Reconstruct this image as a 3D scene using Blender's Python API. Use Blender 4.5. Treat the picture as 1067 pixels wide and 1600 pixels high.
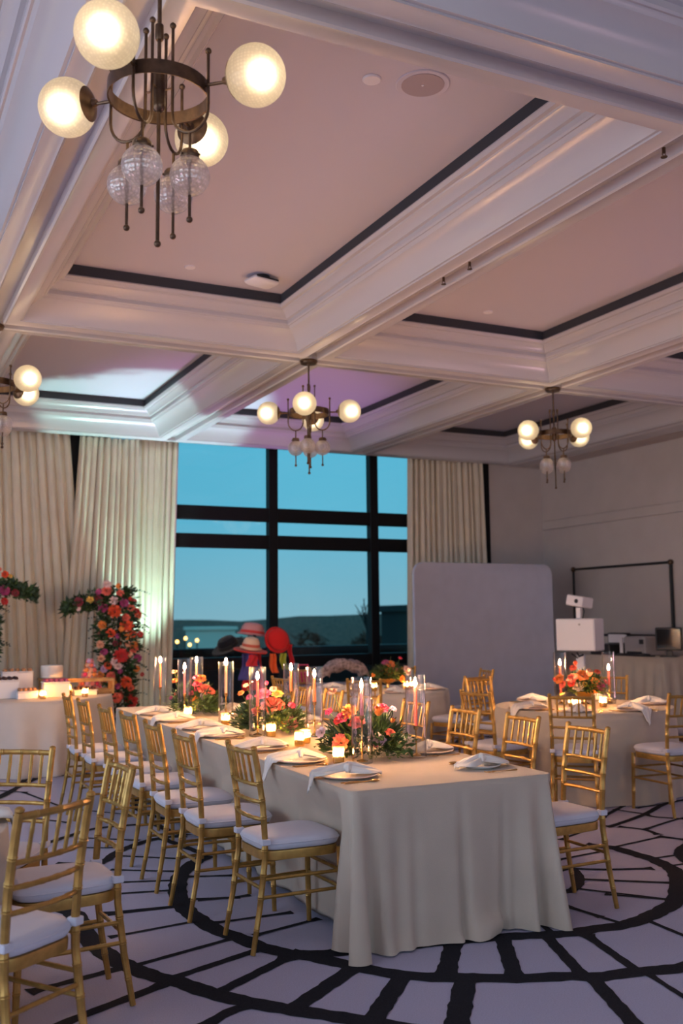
import bpy, math, random
from math import sin, cos, pi
from mathutils import Vector, Matrix
R = math.radians
for o in list(bpy.data.objects):
    bpy.data.objects.remove(o)
sc = bpy.context.scene
C = sc.collection
random.seed(7)

# ------------------------------------------------------------------ camera
YAW, PITCH, ROLL, EYE = 0.452935, 0.107219, -0.010197, 1.52
fw = Vector((sin(YAW)*cos(PITCH), cos(YAW)*cos(PITCH), sin(PITCH)))
r0 = Vector((cos(YAW), -sin(YAW), 0)); u0 = r0.cross(fw)
rt = r0*cos(ROLL) + u0*sin(ROLL); up = -r0*sin(ROLL) + u0*cos(ROLL)
cd = bpy.data.cameras.new('camera'); cam = bpy.data.objects.new('camera', cd); C.objects.link(cam)
cam.matrix_world = Matrix(((rt.x, up.x, -fw.x, 0), (rt.y, up.y, -fw.y, 0), (rt.z, up.z, -fw.z, EYE), (0, 0, 0, 1)))
cd.sensor_fit = 'VERTICAL'; cd.sensor_height = 36; cd.sensor_width = 24; cd.lens = 35.01
cd.clip_end = 3000
cd.dof.use_dof = True; cd.dof.focus_distance = 5.0; cd.dof.aperture_fstop = 2.4
sc.camera = cam

# ------------------------------------------------------------------ view, sky
sc.view_settings.view_transform = 'Standard'; sc.view_settings.look = 'None'
sc.view_settings.gamma = 1; sc.view_settings.use_curve_mapping = False
sc.view_settings.exposure = 0.0
w = bpy.data.worlds.new('dusk_sky'); sc.world = w; w.use_nodes = True
nt = w.node_tree; nt.nodes.clear()
wo = nt.nodes.new('ShaderNodeOutputWorld'); bg = nt.nodes.new('ShaderNodeBackground')
tc = nt.nodes.new('ShaderNodeTexCoord'); sx = nt.nodes.new('ShaderNodeSeparateXYZ'); rp = nt.nodes.new('ShaderNodeValToRGB')
nt.links.new(tc.outputs['Generated'], sx.inputs[0]); nt.links.new(sx.outputs['Z'], rp.inputs[0])
rp.color_ramp.elements[0].position = 0.0; rp.color_ramp.elements[0].color = (.20, .40, .48, 1)
e = rp.color_ramp.elements.new(.10); e.color = (.105, .41, .56, 1)
rp.color_ramp.elements[-1].position = .30; rp.color_ramp.elements[-1].color = (.075, .43, .62, 1)
cn = nt.nodes.new('ShaderNodeTexNoise'); cn.inputs['Scale'].default_value = 3.0; cn.inputs['Detail'].default_value = 5
mx = nt.nodes.new('ShaderNodeMixRGB'); mx.blend_type = 'SOFT_LIGHT'; mx.inputs[0].default_value = .25
nt.links.new(tc.outputs['Generated'], cn.inputs['Vector'])
nt.links.new(rp.outputs[0], mx.inputs[1]); nt.links.new(cn.outputs['Fac'], mx.inputs[2])
nt.links.new(mx.outputs[0], bg.inputs[0]); bg.inputs[1].default_value = 1.15
nt.links.new(bg.outputs[0], wo.inputs[0])

# ------------------------------------------------------------------ large lights
def light(name, kind, loc, target, energy, color, size=1.0, size_y=None, spot=None, blend=.5):
    l = bpy.data.lights.new(name, kind); o = bpy.data.objects.new(name, l); C.objects.link(o)
    o.location = loc
    d = Vector(target) - Vector(loc); o.rotation_euler = d.to_track_quat('-Z', 'Y').to_euler()
    l.energy = energy; l.color = color
    if kind == 'AREA':
        l.shape = 'RECTANGLE'; l.size = size; l.size_y = size_y or size
    else:
        l.shadow_soft_size = size
    if spot:
        l.spot_size = R(spot); l.spot_blend = blend
    return o
# fill area lights added just inside unseen left and rear windows, for dusk daylight
light('daylight_fill_side', 'AREA', (-5.12, 4.0, 2.35), (0, 4.0, 2.0), 310, (.72, .82, 1.0), 10.0, 2.9)
light('daylight_fill_rear', 'AREA', (2.0, -5.72, 2.35), (2.0, 0, 2.0), 130, (.82, .82, 1.0), 10.0, 2.9)
# event uplights standing on the floor (their cans are built below): x, y, aim, watts, colour, cone
UPLIGHTS = [
 (3.62, 13.08, (3.46, 12.80, 4.2), 900, (.55, 1.0, .92), 44, .3, 'teal'),
 (4.65, 13.02, (4.50, 12.2, 4.3), 300, (.80, .38, 1.0), 60, .6, 'purple'),
 (8.6, -4.6, (6.5, -1.0, 4.4), 140, (1.0, .58, .68), 120, .9, 'pink_fill'),  # pink ones from here down stand out of view, added to brighten the ceiling
 (-3.6, -4.6, (-1.5, -1.0, 4.4), 140, (1.0, .58, .70), 120, .9, 'rose_fill'),
 (-4.9, 1.6, (-1.0, 2.2, 4.4), 140, (1.0, .60, .78), 125, .9, 'blush'),
 (-4.9, 6.6, (-1.0, 6.2, 4.4), 140, (1.0, .60, .78), 125, .9, 'salmon_fill'),
 (10.0, 1.4, (6.0, 2.0, 4.4), 140, (1.0, .56, .66), 125, .9, 'coral'),
 (10.0, 5.6, (6.0, 5.8, 4.4), 140, (1.0, .56, .66), 125, .9, 'amber_fill'),
]
for ux, uy, aim, watts, ucol, cone, ubl, unm in UPLIGHTS:
    light('uplight_beam_'+unm, 'SPOT', (ux, uy, .235), aim, watts, ucol, .05 if uy > 12 else .35, spot=cone, blend=ubl)

# ------------------------------------------------------------------ helpers
class MB:
    def __init__(s): s.v = []; s.f = []
    def add(s, v, f):
        n = len(s.v); s.v += [tuple(p) for p in v]; s.f += [tuple(i+n for i in q) for q in f]; return s
    def box(s, x0, x1, y0, y1, z0, z1, m=None):
        v = [(x0,y0,z0),(x1,y0,z0),(x1,y1,z0),(x0,y1,z0),(x0,y0,z1),(x1,y0,z1),(x1,y1,z1),(x0,y1,z1)]
        if m: v = [m @ Vector(p) for p in v]
        return s.add(v, [(3,2,1,0),(4,5,6,7),(0,1,5,4),(1,2,6,5),(2,3,7,6),(3,0,4,7)])
    def rbox(s, x0, x1, y0, y1, z0, z1, b=.01):
        # chamfered box
        v = []; f = []
        for z, i in ((z0, b), (z0+b, 0), (z1-b, 0), (z1, b)):
            for (x, y) in ((x0+i+b,y0+i),(x1-i-b,y0+i),(x1-i,y0+i+b),(x1-i,y1-i-b),(x1-i-b,y1-i),(x0+i+b,y1-i),(x0+i,y1-i-b),(x0+i,y0+i+b)):
                v.append((x, y, z))
        for k in range(3):
            for j in range(8): f.append((k*8+j, k*8+(j+1)%8, k*8+8+(j+1)%8, k*8+8+j))
        f.append(tuple(range(7,-1,-1))); f.append(tuple(range(24,32)))
        return s.add(v, f)
    def tube(s, pts, r, seg=8, cap=True):
        pts = [Vector(p) for p in pts]; n = len(pts)
        rr = r if isinstance(r, (list, tuple)) else [r]*n
        t0 = (pts[1]-pts[0]).normalized()
        a = Vector((0,0,1)) if abs(t0.z) < .9 else Vector((1,0,0))
        nx = t0.cross(a).normalized(); v = []; f = []
        for i, p in enumerate(pts):
            t = (pts[min(i+1,n-1)]-pts[max(i-1,0)])
            if t.length < 1e-9: t = t0
            t.normalize(); nx = (nx - t*nx.dot(t)).normalized(); ny = t.cross(nx); t0 = t
            for k in range(seg):
                an = 2*pi*k/seg; v.append(p + (nx*cos(an) + ny*sin(an))*rr[i])
        for i in range(n-1):
            for k in range(seg):
                f.append((i*seg+k, i*seg+(k+1)%seg, (i+1)*seg+(k+1)%seg, (i+1)*seg+k))
        if cap:
            f.append(tuple(range(seg-1,-1,-1))); f.append(tuple((n-1)*seg+k for k in range(seg)))
        return s.add(v, f)
    def lathe(s, prof, seg=20, c=(0,0,0), m=None, cap=(True, True)):
        v = []; f = []; n = len(prof)
        for (r, z) in prof:
            for k in range(seg):
                p = Vector((r*cos(2*pi*k/seg), r*sin(2*pi*k/seg), z))
                if m: p = m @ p
                v.append(p + Vector(c))
        for i in range(n-1):
            for k in range(seg):
                f.append((i*seg+k, i*seg+(k+1)%seg, (i+1)*seg+(k+1)%seg, (i+1)*seg+k))
        if cap[0]: f.append(tuple(range(seg-1,-1,-1)))
        if cap[1]: f.append(tuple((n-1)*seg+k for k in range(seg)))
        return s.add(v, f)
    def ball(s, c, r, seg=14, rings=9, sc_=(1,1,1)):
        prof = [(r*sin(pi*(i+.02)/(rings-.96)), -r*cos(pi*(i+.02)/(rings-.96))) for i in range(rings)]
        return s.lathe(prof, seg, c, Matrix.Diagonal((*sc_, 1)))
    def grid(s, rows, close=False):
        n = len(rows[0]); v = [p for r_ in rows for p in r_]; f = []
        for i in range(len(rows)-1):
            for j in range(n if close else n-1):
                f.append((i*n+j, i*n+(j+1)%n, (i+1)*n+(j+1)%n, (i+1)*n+j))
        return s.add(v, f)
    def mesh(s, name, smooth=True, ang=38):
        me = bpy.data.meshes.new(name); me.from_pydata(s.v, [], s.f); me.update()
        if smooth:
            me.shade_smooth(); me.set_sharp_from_angle(angle=R(ang))
        return me
    def build(s, name, mat=None, parent=None, smooth=True, ang=38, kind=None):
        return obj(name, s.mesh(name, smooth, ang), mat, parent, kind)

def obj(name, me, mat=None, parent=None, kind=None):
    if mat and not me.materials: me.materials.append(mat)
    o = bpy.data.objects.new(name, me); C.objects.link(o)
    if parent is not None: o.parent = parent
    if kind: o['kind'] = kind
    if mat and me.materials[0] != mat:
        o.material_slots[0].link = 'OBJECT'; o.material_slots[0].material = mat
    return o
def empty(name, loc=(0,0,0), rz=0.0):
    o = bpy.data.objects.new(name, None); C.objects.link(o); o.location = loc; o.rotation_euler = (0,0,rz)
    o.empty_display_size = .1
    return o
def tag(o, label, cat, group=None):
    o['label'] = label; o['category'] = cat
    if group: o['group'] = group
    return o
def structure(o): o['kind'] = 'structure'; return o
KIDS = {}
def copy_tree(o, parent=None, kids=None):
    c = o.copy(); C.objects.link(c); c.parent = parent
    for ch in [x for x in TREE.get(o, [])]: copy_tree(ch, c)
    return c
TREE = {}
def index_tree(root):
    for o in list(bpy.data.objects):
        if o.parent is not None: TREE.setdefault(o.parent, []).append(o) if o not in TREE.get(o.parent, []) else None
def ordinal(n): return ['first','second','third','fourth','fifth','sixth','seventh','eighth','ninth','tenth'][n]

# ------------------------------------------------------------------ materials
def mat(name, col, rough=.6, metal=0.0, var=0.0, vscale=8.0, bump=0.0, bscale=60.0, emit=None, estr=0.0, sheen=0.0, coat=0.0, spec=None, trans=0.0):
    m = bpy.data.materials.new(name); m.use_nodes = True
    t = m.node_tree; b = t.nodes['Principled BSDF']
    b.inputs['Base Color'].default_value = (*col, 1); b.inputs['Roughness'].default_value = rough; b.inputs['Metallic'].default_value = metal
    if spec is not None: b.inputs['Specular IOR Level'].default_value = spec
    if sheen: b.inputs['Sheen Weight'].default_value = sheen
    if coat: b.inputs['Coat Weight'].default_value = coat
    tcn = t.nodes.new('ShaderNodeTexCoord')
    if var:
        n = t.nodes.new('ShaderNodeTexNoise'); n.inputs['Scale'].default_value = vscale; n.inputs['Detail'].default_value = 4
        r_ = t.nodes.new('ShaderNodeValToRGB')
        r_.color_ramp.elements[0].position = .3; r_.color_ramp.elements[1].position = .7
        r_.color_ramp.elements[0].color = (*[c*(1-var) for c in col], 1); r_.color_ramp.elements[1].color = (*[min(1, c*(1+var)) for c in col], 1)
        t.links.new(tcn.outputs['Object'], n.inputs['Vector']); t.links.new(n.outputs['Fac'], r_.inputs[0]); t.links.new(r_.outputs[0], b.inputs['Base Color'])
    if bump:
        n = t.nodes.new('ShaderNodeTexNoise'); n.inputs['Scale'].default_value = bscale; n.inputs['Detail'].default_value = 3
        bp_ = t.nodes.new('ShaderNodeBump'); bp_.inputs['Strength'].default_value = bump; bp_.inputs['Distance'].default_value = .01
        t.links.new(tcn.outputs['Object'], n.inputs['Vector']); t.links.new(n.outputs['Fac'], bp_.inputs['Height']); t.links.new(bp_.outputs[0], b.inputs['Normal'])
    if emit:
        b.inputs['Emission Color'].default_value = (*emit, 1); b.inputs['Emission Strength'].default_value = estr
    return m
def fabric(name, col, weave=420.0, var=.06, bump=.25, translucent=0.0, rough=.9):
    m = mat(name, col, rough, var=var, vscale=5.0, sheen=.15, spec=.15)
    t = m.node_tree; b = t.nodes['Principled BSDF']; tcn = t.nodes.new('ShaderNodeTexCoord')
    w1 = t.nodes.new('ShaderNodeTexNoise'); w1.inputs['Scale'].default_value = weave; w1.inputs['Detail'].default_value = 2
    bp_ = t.nodes.new('ShaderNodeBump'); bp_.inputs['Strength'].default_value = bump; bp_.inputs['Distance'].default_value = .004
    t.links.new(tcn.outputs['Object'], w1.inputs['Vector']); t.links.new(w1.outputs['Fac'], bp_.inputs['Height']); t.links.new(bp_.outputs[0], b.inputs['Normal'])
    if translucent:
        tr = t.nodes.new('ShaderNodeBsdfTranslucent'); tr.inputs['Color'].default_value = (*col, 1)
        mx_ = t.nodes.new('ShaderNodeMixShader'); mx_.inputs[0].default_value = translucent
        out = t.nodes['Material Output']
        t.links.new(b.outputs[0], mx_.inputs[1]); t.links.new(tr.outputs[0], mx_.inputs[2]); t.links.new(mx_.outputs[0], out.inputs['Surface'])
    return m
def thin_glass(name, tint=(1,1,1), refl=1.0, rough=.02, power=4.0):
    m = bpy.data.materials.new(name); m.use_nodes = True; t = m.node_tree; t.nodes.clear()
    out = t.nodes.new('ShaderNodeOutputMaterial'); mx_ = t.nodes.new('ShaderNodeMixShader')
    a = t.nodes.new('ShaderNodeBsdfTransparent'); a.inputs['Color'].default_value = (*tint, 1)
    g = t.nodes.new('ShaderNodeBsdfGlossy'); g.inputs['Roughness'].default_value = rough
    # Schlick reflectance, the same on both faces of the sheet
    lw = t.nodes.new('ShaderNodeLayerWeight'); lw.inputs['Blend'].default_value = .5
    pw = t.nodes.new('ShaderNodeMath'); pw.operation = 'POWER'; pw.inputs[1].default_value = power
    mu = t.nodes.new('ShaderNodeMath'); mu.operation = 'MULTIPLY_ADD'; mu.inputs[1].default_value = min(.85, .55*refl); mu.inputs[2].default_value = min(.03, .022*refl)
    t.links.new(lw.outputs['Facing'], pw.inputs[0]); t.links.new(pw.outputs[0], mu.inputs[0]); t.links.new(mu.outputs[0], mx_.inputs[0])
    t.links.new(a.outputs[0], mx_.inputs[1]); t.links.new(g.outputs[0], mx_.inputs[2]); t.links.new(mx_.outputs[0], out.inputs['Surface'])
    return m
def prism_glass(name, tint, ptrans, ptl, density=150.0, blur=0.0):
    # pressed, frosted globe glass: part clear, part diffusing, with a fine prismatic relief
    m = bpy.data.materials.new(name); m.use_nodes = True; t = m.node_tree; t.nodes.clear()
    out = t.nodes.new('ShaderNodeOutputMaterial'); m1 = t.nodes.new('ShaderNodeMixShader'); m2 = t.nodes.new('ShaderNodeMixShader')
    if blur:
        a = t.nodes.new('ShaderNodeBsdfRefraction'); a.inputs['Color'].default_value = (*tint, 1); a.inputs['IOR'].default_value = 1.28; a.inputs['Roughness'].default_value = blur
    else:
        a = t.nodes.new('ShaderNodeBsdfTransparent'); a.inputs['Color'].default_value = (*tint, 1)
    tl = t.nodes.new('ShaderNodeBsdfTranslucent'); tl.inputs['Color'].default_value = (*tint, 1)
    g = t.nodes.new('ShaderNodeBsdfGlossy'); g.inputs['Roughness'].default_value = .12
    tcn = t.nodes.new('ShaderNodeTexCoord'); vo = t.nodes.new('ShaderNodeTexVoronoi'); vo.inputs['Scale'].default_value = density; vo.inputs['Randomness'].default_value = .15
    bp_ = t.nodes.new('ShaderNodeBump'); bp_.inputs['Strength'].default_value = .9; bp_.inputs['Distance'].default_value = .004
    t.links.new(tcn.outputs['Object'], vo.inputs['Vector']); t.links.new(vo.outputs['Distance'], bp_.inputs['Height'])
    rc = t.nodes.new('ShaderNodeValToRGB'); rc.color_ramp.elements[0].position = .1; rc.color_ramp.elements[1].position = .55
    rc.color_ramp.elements[0].color = (*tint, 1); rc.color_ramp.elements[1].color = (*[c*.68 for c in tint], 1)
    t.links.new(vo.outputs['Distance'], rc.inputs[0]); t.links.new(rc.outputs[0], tl.inputs['Color'])
    for n in (tl, g): t.links.new(bp_.outputs[0], n.inputs['Normal'])
    m1.inputs[0].default_value = ptl; m2.inputs[0].default_value = ptrans
    t.links.new(g.outputs[0], m1.inputs[1]); t.links.new(tl.outputs[0], m1.inputs[2])
    t.links.new(m1.outputs[0], m2.inputs[1]); t.links.new(a.outputs[0], m2.inputs[2]); t.links.new(m2.outputs[0], out.inputs['Surface'])
    return m
def emission(name, col, s):
    m = bpy.data.materials.new(name); m.use_nodes = True; t = m.node_tree; t.nodes.clear()
    out = t.nodes.new('ShaderNodeOutputMaterial'); e_ = t.nodes.new('ShaderNodeEmission'); e_.inputs[0].default_value = (*col, 1); e_.inputs[1].default_value = s
    t.links.new(e_.outputs[0], out.inputs['Surface']); return m

M = dict(
 paint = mat('ceiling_paint', (.50,.475,.49), .22, bump=.03, bscale=180),
 panel = mat('ceiling_plaster', (.54,.51,.58), .75, bump=.04, bscale=220),
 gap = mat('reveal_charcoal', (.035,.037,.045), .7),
 wall = mat('wall_greige', (.52,.46,.43), .7, var=.04, vscale=3, bump=.05, bscale=260),
 carpet = mat('carpet_lavender', (.48,.47,.65), .95, var=.13, vscale=190, bump=.7, bscale=420, spec=.1, sheen=.2),
 carpet_dark = mat('carpet_charcoal', (.022,.023,.030), .95, var=.25, vscale=190, bump=.6, bscale=420, spec=.1),
 frame = mat('window_bronze', (.004,.004,.005), .5, spec=.2),
 glass = thin_glass('window_glass', (.97,.99,1), .75),
 drape = fabric('drape_ivory', (.80,.70,.55), 300, .05, .2, .18),
 linen = fabric('linen_oatmeal', (.49,.42,.345), 380, .05, .3),
 linen_pale = fabric('linen_pale_grey', (.52,.49,.47), 380, .05, .3),
 napkin = fabric('napkin_white', (.80,.76,.71), 300, .04, .2),
 gold = mat('chair_gold_paint', (.41,.235,.06), .38, .55, var=.16, vscale=30),
 cushion = fabric('cushion_white', (.58,.58,.67), 260, .03, .25),
 brass = mat('antique_brass', (.105,.062,.036), .36, .75, var=.3, vscale=25),
 brass2 = mat('polished_brass', (.75,.48,.16), .22, 1.0),
 flat = mat('gold_flatware', (.83,.55,.22), .2, 1.0),
 globe = prism_glass('lit_globe_glass', (1,.95,.86), .50, .86, 75, .85),
 small = prism_glass('clear_globe_glass', (.96,.92,.95), .45, .70, 75),
 bulb = emission('lamp_bulb', (1.0,.76,.46), 11),
 plate = mat('plate_blush', (.86,.70,.62), .5),
 plate_white = mat('plate_white', (.74,.76,.78), .2, coat=.4),
 chimney = thin_glass('chimney_glass', (.97,.97,.97), 2.0, .05, 2.0),
 votive = prism_glass('votive_glass', (1,.86,.55), .66, .75, 60),
 flame = emission('candle_flame', (1.0,.52,.23), 2900),
 flame2 = emission('votive_flame', (1.0,.52,.23), 1800),
 wax_white = mat('wax_ivory', (.85,.75,.58), .45),
 leaf = mat('leaf_green', (.045,.095,.025), .5, var=.5, vscale=9),
 leaf2 = mat('leaf_dark', (.020,.048,.020), .55, var=.4, vscale=9),
 stem = mat('stem_green', (.09,.16,.04), .6),
 black = mat('black_plastic', (.012,.012,.014), .4),
 white = mat('white_plastic', (.74,.72,.76), .4),
 grey = mat('grey_plastic', (.32,.30,.31), .5),
 backdrop = fabric('backdrop_lilac_grey', (.46,.475,.58), 300, .04, .2),
 iron = mat('black_iron', (.02,.02,.02), .4, .6),
)
PET = {'c': (.83,.17,.12), 'g': (.86,.27,.045), 'w': (.83,.62,.62), 'm': (.42,.05,.20), 'o': (.80,.10,.03), 'r': (.62,.03,.03), 'p': (.86,.42,.27),
       'b': (.25,.03,.05), 'l': (.62,.40,.62), 'y': (.83,.52,.10), 'h': (.78,.05,.16), 'd': (.60,.22,.26)}
PM = {k: mat('petal_'+n, PET[k], .55, var=.22, vscale=22, sheen=.2) for k, n in dict(c='coral', g='orange', w='blush', m='magenta', o='vermilion', r='red', p='peach', b='burgundy', l='lilac', y='yellow', h='hot_pink', d='dusty_pink').items()}
WAX = {'orange': mat('wax_orange', (.86,.22,.06), .4), 'coral': mat('wax_coral', (.85,.15,.11), .4), 'mauve': mat('wax_mauve', (.55,.20,.25), .4), 'blush': mat('wax_blush', (.85,.42,.26), .4)}

# traced data (metres, world axes)
CARPET = [
 (0.105, [(2.12,6.38),(2.01,6.28),(1.89,6.12),(1.79,5.93),(1.69,5.63),(1.64,5.38),(1.63,5.21),(1.64,5.08),(1.66,4.87),(1.72,4.7),(1.76,4.54),(1.84,4.39),(1.94,4.32),(2.06,4.29),(2.26,4.25),(2.57,4.19),(2.86,4.12),(3.0,4.07),(3.17,4.02),(3.31,4.02),(3.45,4.0),(3.62,4.03),(3.84,4.11),(4.01,4.2),(4.29,4.46),(4.47,4.68),(4.53,4.84),(4.56,4.97),(4.56,5.13),(4.56,5.3),(4.52,5.38),(4.46,5.48)]),
 (0.105, [(1.84,4.39),(1.94,4.25),(2.02,4.11),(2.14,3.93),(2.29,3.8),(2.42,3.73),(2.6,3.63),(2.79,3.56),(2.88,3.5),(3.07,3.47),(3.21,3.43),(3.35,3.41)]),
 (0.105, [(1.03,5.65),(1.07,5.54),(1.09,5.41),(1.07,5.03),(1.1,4.74),(1.15,4.54),(1.22,4.37),(1.29,4.26),(1.38,4.06),(1.5,3.88),(1.59,3.77),(1.69,3.66),(1.8,3.53),(1.91,3.4),(2.09,3.24),(2.33,3.09)]),
 (0.030, [(1.29,5.38),(1.61,5.35)]),
 (0.030, [(1.21,5.01),(1.63,5.06)]),
 (0.035, [(1.2,4.56),(1.66,4.7)]),
 (0.050, [(1.3,4.33),(1.72,4.49)]),
 (0.060, [(1.39,4.07),(1.78,4.31)]),
 (0.085, [(1.6,3.77),(2.03,4.08)]),
 (0.085, [(1.82,3.52),(2.17,3.9)]),
 (0.095, [(2.39,3.75),(2.06,3.31)]),
 (0.050, [(0.75,4.45),(1.08,4.54)]),
 (0.060, [(0.74,3.99),(0.8,4.06),(1.17,4.24),(1.25,4.29)]),
 (0.060, [(1.21,3.75),(1.37,3.86),(1.49,3.89)]),
 (0.070, [(2.86,3.5),(2.66,3.0)]),
 (0.030, [(3.09,3.38),(3.03,3.1)]),
 (0.085, [(2.58,4.15),(2.35,3.84)]),
 (0.075, [(2.83,4.11),(2.59,3.68)]),
 (0.060, [(3.03,4.03),(2.85,3.56)]),
 (0.050, [(3.2,3.92),(3.09,3.49)]),
 (0.030, [(3.63,3.98),(3.61,3.67)]),
 (0.030, [(3.15,4.28),(3.1,4.11)]),
 (0.030, [(3.44,4.33),(3.48,4.06)]),
 (0.030, [(3.8,4.44),(4.0,4.22)]),
 (0.040, [(3.93,5.04),(4.12,4.9),(4.4,4.78)]),
 (0.040, [(3.85,4.79),(4.24,4.49)]),
 (0.030, [(3.71,4.63),(4.0,4.23)]),
 (0.030, [(3.44,4.37),(3.46,4.2)]),
 (0.060, [(3.78,4.98),(3.96,5.01),(3.84,4.78),(3.65,4.62),(3.52,4.64)]),
 (0.030, [(4.08,5.23),(4.41,5.27)]),
 (0.030, [(4.44,5.69),(4.78,5.84)]),
 (0.030, [(4.57,4.97),(4.93,4.97)]),
 (0.030, [(4.51,4.78),(4.73,4.77)]),
 (0.060, [(4.47,4.68),(4.37,4.45)]),
 (0.030, [(4.58,5.33),(5.03,5.41)]),
 (0.050, [(5.06,5.44),(5.14,5.28),(5.2,5.21)]),
 (0.040, [(5.04,5.82),(5.13,5.65),(5.1,5.47)]),
 (0.030, [(5.13,5.65),(5.56,5.8),(5.81,5.85)]),
 (0.050, [(4.96,5.86),(5.05,5.87),(5.52,6.07),(5.99,6.33),(6.36,6.39)]),
 (0.040, [(5.52,6.07),(5.53,5.95),(5.71,5.74)]),
 (0.040, [(5.15,6.13),(5.51,6.35),(5.78,6.51)]),
 (0.030, [(5.47,6.3),(5.53,6.09)]),
 (0.030, [(5.69,6.3),(5.99,6.33)]),
 (0.030, [(1.25,6.63),(1.44,6.53)]),
 (0.030, [(1.53,7.3),(1.8,7.08)]),
 (0.030, [(1.46,7.0),(1.71,6.86)]),
 (0.030, [(1.6,6.66),(1.91,6.41)]),
 (0.030, [(1.51,6.29),(1.8,6.1)]),
 (0.030, [(1.44,6.0),(1.74,5.89)]),
 (0.030, [(1.37,5.76),(1.69,5.68)]),
 (0.030, [(1.27,5.41),(1.64,5.36)]),
 (0.070, [(1.43,6.53),(1.51,6.59),(1.62,6.77),(1.82,6.96),(1.99,7.05),(2.17,7.04)]),
 (0.060, [(1.13,7.16),(1.43,7.43),(1.63,7.59),(1.89,7.6),(2.08,7.55)]),
 (0.030, [(1.67,8.44),(1.99,8.02)]),
 (0.030, [(1.89,5.91),(2.04,5.85)]),
 (0.030, [(1.74,5.42),(1.92,5.38),(2.03,5.38)]),
 (0.030, [(1.74,4.98),(2.06,4.97)]),
 (0.030, [(1.75,5.44),(1.92,5.38)]),
 (0.030, [(1.84,4.71),(2.14,4.79)]),
 (0.060, [(1.2,9.38),(1.44,9.86),(1.67,10.29)]),
 (0.030, [(1.6,8.57),(1.43,9.44)]),
 (0.030, [(1.18,8.41),(1.49,7.96)]),
 (0.060, [(1.99,7.05),(2.06,6.68),(2.12,6.38)]),
 (0.060, [(2.08,7.55),(2.11,7.28),(2.17,7.04)]),
]
PILLAR_BLOOMS = [(2.79,1.9,0.059,'c'),(2.92,1.96,0.033,'g'),(2.94,1.87,0.042,'c'),(2.79,1.98,0.047,'w'),(2.87,1.78,0.05,'w'),(2.99,1.75,0.05,'m'),(2.75,1.69,0.053,'m'),(2.88,1.65,0.073,'o'),(3.09,1.69,0.045,'c'),(3.19,1.6,0.045,'o'),(3.17,1.65,0.036,'r'),(2.74,1.48,0.047,'g'),(3.03,1.47,0.077,'o'),(2.96,1.43,0.033,'g'),(2.84,1.38,0.053,'o'),(3.04,1.33,0.036,'g'),(3.12,1.36,0.042,'o'),(2.92,1.34,0.03,'m'),(3.22,1.36,0.038,'r'),(2.72,1.24,0.044,'p'),(2.89,1.25,0.033,'b'),(3.14,1.23,0.042,'g'),(3.14,1.18,0.05,'c'),(3.05,1.24,0.036,'p'),(2.77,1.15,0.041,'m'),(2.96,1.1,0.08,'r'),(3.09,1.11,0.033,'p'),(3.19,1.06,0.048,'m'),(2.74,1.07,0.044,'p'),(2.89,1.03,0.047,'w'),(2.93,0.97,0.041,'w'),(2.81,0.98,0.045,'o'),(2.95,0.91,0.029,'m'),(2.77,0.94,0.041,'l'),(2.73,0.87,0.044,'g'),(2.85,0.85,0.053,'c'),(2.87,0.78,0.045,'g'),(3.03,0.78,0.065,'o'),(3.1,0.7,0.041,'c'),(2.93,0.73,0.035,'m'),(2.92,0.59,0.061,'c'),(3.11,0.54,0.073,'r'),(3.18,0.93,0.038,'g'),(3.25,0.86,0.026,'r'),(3.08,1.8,0.026,'r'),(3.14,1.77,0.026,'r'),(2.58,1.79,0.041,'y'),(2.68,1.79,0.053,'b'),(2.44,1.76,0.058,'b'),(2.44,1.68,0.029,'w'),(3.02,1.57,0.047,'c'),(2.69,1.89,0.035,'m')]
ARM_BLOOMS = [(1.58,2.09,0.042,'o'),(1.58,1.9,0.057,'m'),(1.7,1.87,0.045,'b'),(1.58,1.77,0.04,'r'),(1.64,2.07,0.023,'y'),(1.52,2.15,0.023,'c')]
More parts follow.
